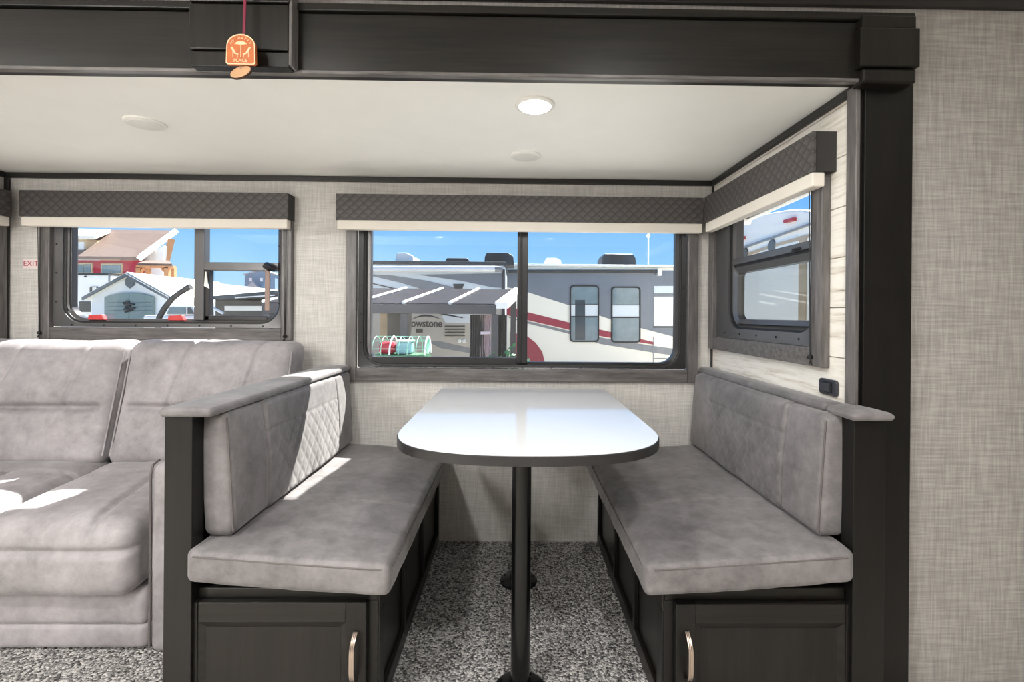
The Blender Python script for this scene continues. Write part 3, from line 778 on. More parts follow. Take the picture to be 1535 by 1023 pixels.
#EXTERIOR
# ---------------------------------------------------------------- outside
M['gravel'] = plainvar('gravel', srgb(176, 173, 168), .95, var=.12, sc=2)
M['rv_white'] = plainvar('gelcoat_white', srgb(236, 234, 228), .3, var=.02, sc=1)
M['rv_cream'] = plainvar('gelcoat_cream', srgb(240, 233, 216), .3, var=.02, sc=1)
M['rv_taupe'] = plainvar('gelcoat_taupe', srgb(186, 179, 166), .35, var=.04, sc=1)
M['rv_silver'] = plainvar('gelcoat_silver', srgb(214, 220, 220), .35, var=.03, sc=1)
M['rv_grey'] = plainvar('gelcoat_charcoal', srgb(112, 118, 126), .3, var=.08, sc=1)
M['decal_grey'] = plainvar('decal_grey', srgb(128, 130, 132), .35)
M['decal_maroon'] = plainvar('decal_maroon', srgb(150, 36, 58), .35)
M['decal_dark'] = plainvar('decal_dark', srgb(58, 56, 52), .4)
M['black_vent'] = plainvar('black_roof_plastic', srgb(48, 52, 56), .5)
M['rv_glass'] = plainvar('tinted_glass', srgb(118, 134, 138), .08, var=.2, sc=2)
M['rv_glass_dk'] = plainvar('dark_tinted_glass', srgb(58, 66, 70), .08)
M['solar'] = plainvar('dark_roof_panel', srgb(46, 47, 54), .95, spec=.05, var=.15, sc=5)
M['alu_white'] = plainvar('white_aluminium', srgb(236, 236, 232), .4, var=.02)
M['gazebo_dark'] = plainvar('charcoal_aluminium', srgb(66, 66, 70), .45)
M['curtain'] = plainvar('mauve_curtain', srgb(214, 196, 202), .9)
M['green_wire'] = plainvar('pale_green_wire', srgb(150, 212, 186), .5)
M['blue_bin'] = plainvar('pale_blue_plastic', srgb(150, 196, 206), .5)
M['bag_red'] = plainvar('red_fabric', srgb(200, 44, 66), .8)
M['leaf'] = plainvar('leaf_green', srgb(52, 108, 70), .7, sc=30)
M['lens_red'] = plainvar('red_marker_lens', srgb(180, 58, 58), .3)
M['tan'] = plainvar('tan_reflection', srgb(176, 156, 128), .6)  # beige pieces, and a tan reflection painted onto the camper
M['grille'] = plainvar('grille_grey', srgb(92, 90, 86), .6)
M['house_red'] = plainvar('red_siding', srgb(168, 44, 62), .8)
M['shingle'] = plainvar('brown_shingles', srgb(126, 106, 95), .9, var=.08, sc=3)
M['house_tan'] = plainvar('tan_siding', srgb(190, 172, 140), .8)
M['house_white'] = plainvar('white_boards', srgb(238, 236, 230), .7, var=.03)
M['timber'] = plainvar('orange_timber', srgb(196, 138, 92), .7)
M['shed_wall'] = plainvar('shed_grey_resin', srgb(206, 212, 214), .6, var=.03)
M['shed_roof'] = plainvar('shed_roof_resin', srgb(226, 222, 210), .7, var=.04)
M['shed_trim'] = plainvar('shed_trim_dark', srgb(92, 100, 104), .6)
M['shed_door'] = plainvar('shed_door_green_grey', srgb(116, 134, 132), .6, var=.06)
M['house_blue'] = plainvar('blue_siding', srgb(104, 130, 152), .8)
M['roof_grey'] = plainvar('grey_shingles', srgb(150, 156, 162), .9)
M['rust'] = plainvar('dark_steel', srgb(52, 50, 50), .5, .3)
M['fence_wood'] = plainvar('grey_wood', srgb(140, 134, 128), .8)
GZ = -.95
yard = tag(finish('ground', B((-90, 70, YB + .5, 140, GZ - .1, GZ), (-90, 70, -60, YB + .5, GZ - .1, GZ)), M['gravel']), kind='structure')

# unseen awning added to block the sun and shape the dinette's sun patch
aw = thing('window_awning', (.9, YB + .06, 1.98), 'charcoal fabric awning projecting outside above the dinette window', 'awning')
def sheet(pts, th=.006):
    bm = bmesh.new(); a = [bm.verts.new(p) for p in pts]; b = [bm.verts.new((p[0], p[1], p[2] - th)) for p in pts]
    bm.faces.new(a); bm.faces.new(list(reversed(b))); n = len(pts)
    for i in range(n): bm.faces.new((a[i], a[(i + 1) % n], b[(i + 1) % n], b[i]))
    return bm
finish('fabric', sheet([(-.22, YB + .06, 1.99), (1.62, YB + .06, 1.99), (1.62, 3.32, 1.79), (-.22, 3.32, 1.79)]), M['gazebo_dark'], aw)
finish('side_flap', sheet([(XR + .06, 1.45, 1.99), (1.62, 1.45, 1.99), (1.62, YB + .058, 1.99), (XR + .06, YB + .058, 1.99)]), M['gazebo_dark'], aw)  # unseen sheet added to keep the sun out of the right window
finish('roller', T([(-.22, 3.33, 1.785), (1.62, 3.33, 1.785)], .03, 12), M['alu_white'], aw)
for x_ in (-.205, 1.60):
    finish('arm', T([(x_, YB + .062, 1.80), (x_, 3.33, 1.785)], .012, 6), M['alu_white'], aw)

def face_at(Y): return lambda x, y, d: tuple(at(x, y, Y) + Vector((0, -d, 0)))
def slab(name, pts, Y, d0, d1, mat, parent, bevel=0):
    """flat piece on an outdoor wall standing at distance Y"""
    return finish(name, P(pts, face_at(Y), d0, d1), mat, parent, bevel=bevel)
def rect(x0, x1, y0, y1): return [(x0, y1), (x1, y1), (x1, y0), (x0, y0)]

# ---- trailer with rolled awning (left half of the dinette window)
YA = 9.0
pa, pb = at(432, 397, YA), at(757, 397, YA)
ra = thing('travel_trailer', ((pa.x + pb.x) / 2, YA, GZ), 'silver and taupe travel trailer with rolled white awning behind the gazebo', 'trailer')
zr = pb.z
finish('body', B((pa.x, pb.x, YA, YA + 2.5, GZ + .55, zr)), M['rv_silver'], ra, bevel=.05)
finish('roof_edge', B((pa.x - .02, pb.x + .02, YA - .03, YA + 2.53, zr - .01, zr + .05)), M['black_vent'], ra, bevel=.01)
slab('lower_panel', rect(432, 756, 436, 560), YA, .003, .008, M['rv_taupe'], ra)  # darker taupe sheet paints in the shade under the gazebo roof
slab('graphic', [(625, 412), (756, 410), (756, 432), (738, 431), (690, 421)], YA, .009, .012, M['rv_grey'], ra)
slab('graphic', [(545, 411), (585, 413), (640, 421), (700, 436), (640, 436), (600, 424)], YA, .0095, .0125, M['decal_grey'], ra)
slab('graphic', [(545, 423), (548, 422), (600, 434), (592, 434)], YA, .0095, .0125, M['decal_dark'], ra)
slab('graphic', [(612, 464), (640, 465), (670, 471), (694, 476), (694, 477.5), (668, 473), (640, 467), (612, 466)], YA, .0095, .0125, M['decal_dark'], ra)
slab('graphic', [(640, 512), (660, 512), (706, 522), (706, 530), (660, 522)], YA, .0095, .0125, M['decal_grey'], ra)
slab('graphic', [(662, 474), (680, 469), (706, 466), (706, 484), (668, 484)], YA, .0095, .0125, M['rv_silver'], ra)
slab('corner_trim', rect(752, 757, 404, 560), YA, .008, .03, M['black_vent'], ra)
slab('light_vent', [(679, 426), (696, 426), (693, 433), (682, 433)], YA, .008, .04, M['decal_dark'], ra, bevel=.006)
slab('handle_recess', rect(624, 634, 493, 499), YA, .008, .02, M['decal_dark'], ra)
for k_ in range(4):
    slab('louver', rect(667, 697, 488.5 + k_ * 4.6, 490.5 + k_ * 4.6), YA, .012, .035, M['decal_dark'], ra)
slab('louver_panel', rect(664, 700, 485, 507), YA, .009, .0125, M['rv_taupe'], ra)
for k_ in (689, 696):
    p = at(k_, 511.5, YA); finish('round_lamp', L([(.04, 0), (.035, -.03), (.01, -.04)], (p.x, p.y - .01, p.z), 'y', 16), M['alu_white'], ra, smooth=True)
c_ = at(645, 474.5, YA)
arc_ = [at(x_, 479 - 5.5 * math.sin(math.pi * (x_ - 618) / 42) ** .8 if 618 < x_ < 660 else 479, YA) + Vector((0, -.012, 0)) for x_ in range(618, 661, 3)]
finish('brand_arc', T(arc_, [.004 + .014 * math.sin(math.pi * k_ / (len(arc_) - 1)) for k_ in range(len(arc_))], 6), M['decal_dark'], ra)
t_ = at(632, 485.5, YA); text('lettering', 'Yellowstone', .20, (t_.x - .03, YA - .012, t_.z), (math.pi / 2, 0, 0), M['decal_dark'], ra, .002, sx=.82, bold=.006)
q0, q1 = at(440, 403.5, YA - .12), at(742, 403.5, YA - .12)
finish('rolled_awning', T([q0, q1], .055, 14), M['alu_white'], ra, smooth=True)
finish('awning_cap', T([q1, q1 + Vector((.14, 0, 0))], [.058, .04], 14), M['decal_grey'], ra, smooth=True)
def roof_lump(x0, x1, y0, y1, Y, mat, parent, name, slope=.25, dep=.7):
    a, b = at(x0, y1, Y), at(x1, y0, Y); w = b.x - a.x
    bm = bmesh.new(); addprism(bm, [(a.x, a.z - .03), (b.x, a.z - .03), (b.x - w * .04, a.z + (b.z - a.z) * .7), (b.x - w * slope, b.z), (a.x + w * .08, b.z), (a.x + w * .01, a.z + (b.z - a.z) * .6)], lambda u, v, d: (u, d, v), Y, Y + dep)
    return finish(name, bm, mat, parent, bevel=.02)
def on_roof(x0, x1, y0, y1, Y, mat, name, parent, slope=.25):
    return roof_lump(x0, x1, y0, y1, Y + .5, mat, parent, name, slope)
on_roof(592, 620, 379, 395, YA, M['alu_white'], 'roof_dome', ra, .4)
on_roof(667, 704, 387, 395, YA, M['black_vent'], 'roof_vent', ra, .1)
ac = on_roof(726, 771, 379, 395, YA, M['black_vent'], 'air_conditioner', ra, .2)
for k_ in range(6):
    slab('fin', rect(735 + k_ * 3.2, 736.6 + k_ * 3.2, 382, 390), YA + .5, .012, .02, M['decal_dark'], ac)

# ---- gazebo in front of it
GF, GB = 6.5, 8.3
gz = thing('gazebo', (-1.6, 7.4, GZ), 'dark panelled gazebo with white roof ribs and tied mauve curtains', 'gazebo')
def gpt(x, f):           # x: metres at the front edge, f: 0 front .. 1 back
    zf, zb = at(650, 455, GF).z, at(650, 433, GB).z
    return Vector((x + .25 * f, GF + (GB - GF) * f, zf + (zb - zf) * f))
gxs = [-3.35 + .62 * k_ for k_ in range(6)]
for x0, x1 in zip(gxs, gxs[1:]):
    finish('roof_panel', sheet([gpt(x0 + .03, 0), gpt(x1 - .03, 0), gpt(x1 - .03, 1), gpt(x0 + .03, 1)], .02), M['solar'], gz)
for x_ in gxs:
    finish('roof_rib', T([gpt(x_, -.01) + Vector((0, 0, .01)), gpt(x_, 1) + Vector((0, 0, .01))], .024, 6), M['alu_white'], gz)
xr_ = gxs[-1]
finish('end_gutter', sheet([gpt(xr_, -.03) + Vector((0, 0, .03)), gpt(xr_ + .16, -.03) + Vector((0, 0, .03)), gpt(xr_ + .16, 1) + Vector((0, 0, .03)), gpt(xr_, 1) + Vector((0, 0, .03))], .085), M['alu_white'], gz)
f0, f1 = gpt(gxs[0], 0), gpt(xr_, 0)
finish('front_beam', B((f0.x, f1.x, GF - .06, GF + .06, f0.z - .14, f0.z - .015)), M['gazebo_dark'], gz, bevel=.008)
for x_ in (gxs[0] + .05, -1.48, xr_ - .02):
    finish('post', B((x_ - .045, x_ + .045, GF - .045, GF + .045, GZ, f0.z - .14)), M['gazebo_dark'], gz, bevel=.005)
for x_ in (gxs[0] + .3, xr_ + .22):
    finish('post', B((x_ - .045, x_ + .045, GB - .045, GB + .045, GZ, gpt(0, 1).z - .02)), M['gazebo_dark'], gz, bevel=.005)
def curtain(cx, top, tie, bot, w0, w1, Y, mat, folds=7):
    bm = bmesh.new(); rows = []
    for j in range(19):
        f = j / 18; z = top + (bot - top) * f; ft = (top - tie) / (top - bot)
        w = w1 + (w0 - w1) * (abs(f - ft) / max(ft, 1 - ft)) ** .8
        rows.append([bm.verts.new((cx + w * (k / (folds * 6) - .5), Y + .03 * math.cos(2 * math.pi * k / 6) * (w / w0 + .3), z)) for k in range(folds * 6 + 1)])
    for a, b in zip(rows, rows[1:]):
        for k in range(len(a) - 1): bm.faces.new((a[k], a[k + 1], b[k + 1], b[k]))
    bmesh.ops.solidify(bm, geom=bm.faces[:], thickness=.006)
    return bm
cz0 = f0.z - .15
for px_, w0, w1, mt in ((715, .24, .2, 'gazebo_dark'), (728, .30, .12, 'curtain'), (741, .12, .05, 'alu_white'), (752, .16, .14, 'gazebo_dark')):
    c = at(px_, 500, GF + .08)
    finish('curtain', curtain(c.x, cz0, .86, GZ + .2, w0, w1, GF + .09 + (px_ % 3) * .02, M[mt]), M[mt], gz, smooth='all')
c = at(728, 497, GF); finish('curtain_tie', B((c.x - .07, c.x + .07, GF + .02, GF + .045, .85, .89)), M['curtain'], gz, bevel=.005)
cab = at(598, 480, 7.6)
cb_ = thing('utility_cabinet', (cab.x, 7.6, GZ), 'tall dark utility cabinet standing under the gazebo roof', 'cabinet')
finish('body', B((cab.x - .16, cab.x + .145, 7.5, 7.85, GZ, at(598, 467, 7.5).z)), M['grille'], cb_, bevel=.01)
finish('door', B((cab.x - .14, cab.x + .125, 7.485, 7.499, GZ + .1, at(598, 470, 7.5).z)), M['decal_dark'], cb_, bevel=.004)
cp_ = at(577, 480, 7.7)
tp = thing('porch_column', (cp_.x, 7.7, GZ), 'beige column with red cap under the gazebo', 'column')
finish('shaft', B((cp_.x - .06, cp_.x + .06, 7.64, 7.76, GZ, at(577, 470, 7.64).z)), M['tan'], tp, bevel=.01)
finish('cap', B((cp_.x - .07, cp_.x + .07, 7.63, 7.77, at(577, 470, 7.64).z, at(577, 466, 7.64).z)), M['red'], tp, bevel=.005)
# wire hoop cart with bag and bin
YC = 5.0
c0, c1 = at(556, 540, YC), at(636, 540, YC)
ct = thing('wire_cart', ((c0.x + c1.x) / 2, YC + .2, GZ), 'pale green hooped wire cage cart in front of the trailer', 'cart')
zt_ = at(600, 506, YC).z; rad_ = zt_ - at(600, 533, YC).z
def hoop(x, r, th):
    return T([(x, YC + .2 - r * math.cos(a), zt_ - rad_ + r * math.sin(a)) for a in [math.pi * k / 12 for k in range(13)]] , th, 6)
for k_ in range(7):
    x_ = c0.x + (c1.x - c0.x) * k_ / 6
    finish('hoop', hoop(x_, rad_, .009 if k_ in (2, 6) else .004), M['alu_white' if k_ in (2, 6) else 'green_wire'], ct)
for a in (20, 50, 90, 130, 160):
    y_, z_ = YC + .2 - rad_ * math.cos(math.radians(a)), zt_ - rad_ + rad_ * math.sin(math.radians(a))
    finish('wire', T([(c0.x, y_, z_), (c1.x, y_, z_)], .004, 6), M['green_wire'], ct)
bm = bmesh.new()
for a in range(20, 180, 20):
    addtube(bm, [(c1.x, YC + .2, zt_ - rad_), (c1.x, YC + .2 - rad_ * math.cos(math.radians(a)), zt_ - rad_ + rad_ * math.sin(math.radians(a)))], .004, 5)
finish('end_spokes', bm, M['green_wire'], ct)
finish('tray', B((c0.x, c1.x, YC + .2 - rad_, YC + .2 + rad_, zt_ - rad_ - .05, zt_ - rad_)), M['leaf'], ct)
for x_ in (c0.x + .05, c1.x - .05):
    for y_ in (YC + .2 - rad_ + .03, YC + .2 + rad_ - .03):
        finish('leg', B((x_ - .015, x_ + .015, y_ - .015, y_ + .015, GZ, zt_ - rad_ - .05)), M['gazebo_dark'], ct)
b_ = at(582, 522, YC + .2)
o = finish('duffel_bag', softbox((.17, .16, .13), .05, .03, lambda p, n: .01 * noise.noise(p * 20), lambda p: Vector((b_.x + p.x, YC + .2 + p.y, zt_ - rad_ + .066 + p.z))), M['bag_red'], smooth='all'); tag(o, 'rounded red bag inside the green wire cart', 'bag')
b_ = at(608, 522, YC + .2)
bn = thing('plastic_bin', (b_.x, YC + .2, zt_ - rad_), 'pale blue plastic bin inside the green wire cart', 'bin')
finish('tub', B((b_.x - .085, b_.x + .075, YC + .12, YC + .28, zt_ - rad_ + .002, zt_ - rad_ + .13)), M['blue_bin'], bn, bevel=.02)
finish('lid', B((b_.x - .092, b_.x + .082, YC + .113, YC + .287, zt_ - rad_ + .13, zt_ - rad_ + .145)), M['rv_silver'], bn, bevel=.005)
# shrub beside the gazebo post
b_ = at(768, 530, 6.0)
sh = thing('leafy_shrub', (b_.x, 6.0, GZ), 'dark green leafy shrub beside the gazebo curtains', 'shrub')
bm = bmesh.new()
for k_ in range(260):
    v_ = Vector((random.gauss(0, .11), random.gauss(0, .14), random.uniform(-1.4, .12) - abs(random.gauss(0, .04)))); n_ = Vector((random.uniform(-1, 1), random.uniform(-1, 1), random.uniform(0, 1))).normalized()
    u_ = n_.orthogonal().normalized() * .045; w_ = n_.cross(u_).normalized() * .022; c = Vector((b_.x, 6.0, b_.z)) + v_
    bm.faces.new([bm.verts.new(c + u_), bm.verts.new(c + w_), bm.verts.new(c - u_), bm.verts.new(c - w_)])
o = finish('foliage', bm, M['leaf'], sh); o['kind'] = 'stuff'
finish('stem', T([(b_.x, 6.0, GZ), (b_.x + .02, 6.0, b_.z - .1)], [.03, .012], 6), M['bark'], sh)

# ---- motorhome (right half of the dinette window)
YM = 11.7
pa, pb = at(748, 400, YM), at(1140, 400, YM)
rb = thing('motorhome', ((pa.x + pb.x) / 2, YM, GZ), 'charcoal and cream motorhome with maroon swoosh and two dark windows', 'motorhome')
zr = at(900, 400, YM).z
finish('body', B((pa.x, pb.x, YM, YM + 2.5, GZ + .45, zr)), M['rv_cream'], rb, bevel=.05)
finish('roof_cap', B((pa.x - .02, pb.x + .02, YM - .03, YM + 2.53, zr - .005, zr + .05)), M['alu_white'], rb, bevel=.012)
slab('graphic', [(749, 405), (1138, 406), (1138, 520), (1013, 506), (930, 484), (850, 457), (790, 438), (749, 428)], YM, .004, .008, M['rv_grey'], rb)
slab('graphic', [(749, 455), (790, 468), (850, 483), (920, 499), (980, 513), (980, 517), (905, 505), (850, 494), (790, 480), (749, 470)], YM, .009, .013, M['decal_maroon'], rb)
slab('graphic', [(749, 472), (790, 481.5), (850, 495.5), (905, 507), (980, 519), (1138, 540), (1138, 552), (980, 529), (900, 516), (850, 500), (790, 485)], YM, .009, .013, M['decal_grey'], rb)
slab('graphic', [(765, 498), (790, 504), (803, 514), (813, 528), (817, 545), (765, 545)], YM, .009, .013, M['decal_maroon'], rb)
slab('awning_rail', rect(752, 987, 405, 409.5), YM, .01, .09, M['decal_dark'], rb, bevel=.01)
slab('awning_bracket', rect(984, 990, 404, 414), YM, .01, .12, M['alu_white'], rb)
slab('compartment_seam', rect(979.2, 980, 505, 560), YM, .008, .015, M['decal_grey'], rb)
slab('compartment_seam', rect(980, 1012, 537, 538), YM, .008, .015, M['decal_grey'], rb)
def rv_window(x0, x1, y0, y1, ymid, dark):
    w = thing_part('window', rb, at((x0 + x1) / 2, y1, YM))
    f = face_at(YM)
    bm = bmesh.new(); addring(bm, [(a, y0 + y1 - b) for a, b in rrect(x0, x1, y0, y1, 5.5, 5)], [(a, y0 + y1 - b) for a, b in rrect(x0 + 2, x1 - 2, y0 + 2, y1 - 2, 4, 5)], f, .008, .035)
    finish('window_frame', bm, M['seal'], w)
    finish('pane', P(rect(x0 + 2, x1 - 2, y0 + 1.6, ymid - 18), f, .012, .018), M['rv_glass'], w)
    finish('pane', P(rect(x0 + 2, x1 - 2, ymid - 17, ymid), f, .012, .018), M['rv_silver'], w)
    finish('pane', P(rect(x0 + 2, x1 - 2, ymid + 2, y1 - 1.6), f, .012, .018), M['rv_glass'], w)
    finish('crossbar', P(rect(x0 + 1, x1 - 1, ymid, ymid + 2), f, .012, .032), M['seal'], w)
    finish('crossbar', P(rect(x0 + 1, x1 - 1, ymid - 18, ymid - 17), f, .012, .024), M['seal'], w)
    if dark: finish('open_screen', P(rect(x0 + 8, x0 + 23, ymid - 24, y1 - 3), f, .0185, .022), M['rv_glass_dk'], w)
rv_window(854, 898, 428, 513, 474, True); rv_window(916, 960, 430, 514, 475, False)
w = thing_part('window', rb, at(996, 491, YM)); f = face_at(YM)
finish('pane', P(rect(980, 1012, 429, 440), f, .009, .02), M['rv_silver'], w); finish('pane', P(rect(980, 1012, 445, 489), f, .009, .02), M['rv_white'], w)  # pale opaque panes paint in the reflection of this window
finish('window_frame', P(rect(979, 1013, 441, 444), f, .009, .026), M['decal_grey'], w); finish('window_frame', P(rect(979, 1013, 489, 491.5), f, .009, .026), M['decal_dark'], w)
on_roof(817, 842, 387, 399, YM, M['alu_white'], 'roof_dome', rb, .35)
ac = on_roof(902, 955, 381, 399, YM, M['black_vent'], 'air_conditioner', rb, .12)
for k_ in range(9):
    slab('fin', rect(912 + k_ * 2.6, 913.2 + k_ * 2.6, 384, 391), YM + .5, .012, .02, M['decal_dark'], ac)
a_, b_ = at(972, 400, YM + .8), at(972, 356, YM + .8)
an = thing('antenna_mast', a_, 'thin white antenna mast standing on the motorhome roof', 'antenna')
finish('pole', T([a_, b_], .018, 6), M['alu_white'], an); finish('head', L([(.03, 0), (.05, .03), (.05, .06), (.02, .09)], b_, 'z', 10), M['alu_white'], an)

# ---- camper beyond the board-wall window
XC = 3.2
cm = thing('camper_trailer', (XC + .02, 6.3, GZ), 'white camper with red marker lamps and round vents outside the board wall window', 'trailer')
fX = lambda x, y, d: tuple(atX(x, y, XC) + Vector((-d, 0, 0)))
outl = [atX(*p, XC) for p in ((1222, 335), (1219.5, 322), (1214, 316), (1200, 313.5), (1180, 314.5), (1150, 320), (1120, 328.5), (1100, 335), (1060, 349))]
prof = [(p.y, p.z) for p in outl] + [(outl[-1].y, GZ + .4), (outl[0].y, GZ + .4)]
finish('body', P(prof, lambda u, v, d: (XC + d, u, v), 0, 3.0), M['rv_white'], cm, bevel=.03)
def onface(name, pts, d, mat, par=cm): return finish(name, P(pts, fX, -.0, d), mat, par)
onface('gutter', [(1222, 333), (1222, 336), (1085, 384), (1085, 381)], .03, M['decal_grey'])
onface('trim_band', [(1222, 349), (1222, 353), (1205, 359), (1160, 371), (1085, 396), (1085, 392), (1160, 366)], .012, M['tan'])
onface('trim_band', [(1210, 352), (1199, 355), (1197, 560), (1208, 560)], .012, M['tan'])
onface('marker_lamp', [(1194, 326), (1194, 331), (1179, 335), (1179, 330)], .04, M['lens_red'])
onface('marker_lamp', [(1118, 354), (1118, 359), (1106, 362), (1106, 357)], .04, M['lens_red'])
for px_, py_ in ((1158, 369), (1118, 381)):
    c = atX(px_, py_, XC); r_ = .085
    finish('round_vent', L([(r_, 0), (r_ * .95, -.02), (r_ * .5, -.026)], (c.x - .0, c.y, c.z), 'x', 20), M['grille'], cm, smooth=True)
onface('panel', [(1196, 352), (1196, 385), (1140, 402), (1140, 370)], .006, M['rv_silver'])

# ---- yard seen through the sofa window
def gable(name, label, cat, x0, x1, yp, ye, Y, depth, wall_m, roof_m, xp=None, over=.12):
    a, b, c = at(x0, ye, Y), at(x1, ye, Y), at(xp or (x0 + x1) / 2, yp, Y)
    h = thing(name, ((a.x + b.x) / 2, Y, GZ), label, cat)
    finish('walls', P([(a.x, GZ), (b.x, GZ), (b.x, b.z), (c.x, c.z), (a.x, a.z)], lambda u, v, d: (u, d, v), Y, Y + depth), wall_m, h)
    for s_, e_ in ((1, a), (-1, b)):
        dx, dz = e_.x - c.x, e_.z - c.z; k = 1 + over / abs(dx)
        q = [(c.x, c.z), (c.x + dx * k, c.z + dz * k), (c.x + dx * k, c.z + dz * k + .09), (c.x, c.z + .09)]
        finish('roof_slope', P(q, lambda u, v, d: (u, d, v), Y - over, Y + depth + over), roof_m, h)
    return h, a, b, c
YS = 12.0
shd, a_, b_, c_ = gable('garden_shed', 'pale grey gabled garden shed with arched green-grey double doors', 'shed', 138, 254, 414, 446, YS, 3.4, M['shed_wall'], M['shed_roof'], 196)
for e_ in (a_, b_):
    dx, dz = e_.x - c_.x, e_.z - c_.z
    finish('barge_board', P([(c_.x, c_.z - .02), (c_.x + dx * 1.1, c_.z + dz * 1.1 - .02), (c_.x + dx * 1.1, c_.z + dz * 1.1 + .05), (c_.x, c_.z + .05)], lambda u, v, d: (u, d, v), YS - .18, YS - .122), M['shed_trim'], shd)
def arc_door(x0, x1):
    pts = [(x0, 500), (x1, 500)]
    for k in range(9):
        x = x1 + (x0 - x1) * k / 8; pts.append((x, 447 - 8 * (1 - ((x - 196) / 40) ** 2)))
    return pts
for x0, x1 in ((159, 195.5), (196.5, 233)):
    d_ = slab('door', arc_door(x0, x1), YS, .004, .05, M['shed_door'], shd)
    for k_ in range(3): slab('door_rib', rect(x0 + 4, x1 - 4, 454 + k_ * 6, 454.8 + k_ * 6), YS, .05, .065, M['shed_trim'], d_)
slab('gable_vent', [(196, 433), (190, 428), (189, 421), (192, 417), (196, 414.5), (200, 417), (203, 421), (202, 428)], YS, .004, .05, M['shed_trim'], shd, bevel=.01)
bm = bmesh.new()
for k_ in range(9):
    p0 = at(188 + random.uniform(0, 6), 452 + k_ * 2, YS) ; p1 = at(196 + random.uniform(0, 10), 455 + k_ * 1.6 + random.uniform(-3, 3), YS)
    addtube(bm, [p0 + Vector((0, -.07, 0)), p1 + Vector((0, -.07, 0))], .022, 5)
finish('door_wreath', bm, M['decal_dark'], shd)
# white cargo trailer behind the shed
p0, p1 = at(60, 412, 16), at(166, 412, 16)
tr = thing('cargo_trailer', ((p0.x + p1.x) / 2, 16, GZ), 'white box trailer with dark top edge parked behind the shed', 'trailer')
finish('box', B((p0.x, p1.x, 16, 18.3, GZ + .5, p1.z)), M['rv_white'], tr, bevel=.04)
finish('top_edge', B((p0.x, p1.x + .02, 15.97, 18.3, p1.z - .02, p1.z + .05)), M['decal_dark'], tr)
slab('corner_post', rect(164, 166.5, 411, 445), 16, .0, .04, M['decal_grey'], tr)
for x_ in (109, 129): slab('clearance_lamp', rect(x_ - 1, x_ + 1, 414, 416), 16, 0, .05, M['decal_dark'], tr)
bm = bmesh.new(); addring(bm, [(a, 872 - b) for a, b in rrect(136, 148, 430, 442, 2, 3)], [(a, 872 - b) for a, b in rrect(138, 146, 432, 442, 1, 3)], face_at(16), 0, .04); finish('hatch', bm, M['decal_dark'], tr)
slab('fender_opening', rect(120, 136, 452, 468), 16, .0, .03, M['decal_dark'], tr)
finish('wheel', L([(.36, 0), (.36, .2), (.2, .22)], (p1.x - 1.4, 15.9, GZ + .36), 'y', 20), M['seal'], tr)
# red house
YH = 40.0
e0, e1, rg = at(40, 392, YH), at(206, 391, YH), at(206, 346, YH + 7)
hs = thing('red_house', ((e0.x + e1.x) / 2, YH + 4, GZ), 'dark red house with brown shingle roof and tan dormer', 'house')
finish('walls', B((e0.x, e1.x, YH, YH + 4, GZ, e1.z)), M['house_red'], hs)
rz = at(200, 349, YH + 4).z
ov = at(262, 353, YH + 4)
def poly3(name, pts, th, mat, par):
    bm = bmesh.new(); a = [bm.verts.new(p) for p in pts]; b = [bm.verts.new(Vector(p) + Vector((0, 0, th))) for p in pts]
    bm.faces.new(a); bm.faces.new(list(reversed(b))); n = len(pts)
    for i in range(n): bm.faces.new((a[i], a[(i + 1) % n], b[(i + 1) % n], b[i]))
    return finish(name, bm, mat, par)
ridge1 = Vector((at(262, 352, YH + 4).x, YH + 4, rz)); ridge0 = Vector((e0.x, YH + 4, rz))
eav1 = Vector((at(208, 392, YH - .6).x, YH - .6, e1.z)); eav0 = Vector((e0.x, YH - .6, e1.z))
poly3('roof', [eav0, eav1, ridge1, ridge0], .25, M['shingle'], hs)
poly3('roof', [ridge0, Vector((e1.x - .8, YH + 4, rz)), Vector((e1.x - 6, YH + 8, e1.z)), Vector((e0.x, YH + 8, e1.z))], .25, M['shingle'], hs)
bm = bmesh.new(); addtube(bm, [eav1 + Vector((.12, -.05, .15)), ridge1 + Vector((.12, -.05, .15))], .28, 4); finish('barge_board', bm, M['house_white'], hs)
g = [(e1.x, e1.z), (e1.x + 2.5, e1.z), (e1.x + 2.4, rz - .6), (e1.x + 1.6, rz - 1.0)]
slab('gable_wall', [(206, 425), (244, 425), (246, 368), (208, 391)], YH + 1.2, -.6, 0, M['house_white'], hs)
finish('gable_brace', T([at(247, 400, YH + 1.6), at(257, 359, YH + 2)], .32, 4), M['timber'], hs)
def house_window(x0, x1, y0, y1, Y, par):
    wf = slab('window', rect(x0 - 2, x1 + 2, y0 - 2.5, y1 + 1), Y, .0, .12, M['house_tan'], par)
    slab('pane', rect(x0, (x0 + x1) / 2 - .5, y0, y1), Y, .12, .16, M['rv_glass'], wf); slab('pane', rect((x0 + x1) / 2 + .5, x1, y0, y1), Y, .12, .16, M['rv_glass'], wf)
house_window(119, 138, 397, 409, YH, hs); house_window(155, 183, 398, 410, YH, hs)
d0, d1 = at(60, 382, YH + 1), at(136, 382, YH + 1)
dm = finish('dormer', B((d0.x, d1.x, YH + .6, YH + 4, at(100, 384, YH + 1).z, at(100, 358, YH + 1).z)), M['house_tan'], hs)
slab('window', rect(108, 128, 363, 378), YH + .6, .0, .15, M['rv_silver'], dm)
poly3('dormer_roof', [at(60, 359, YH), at(142, 359, YH), at(166, 349, YH + 3.5), at(60, 347, YH + 3.5)], .3, M['shed_roof'], hs)
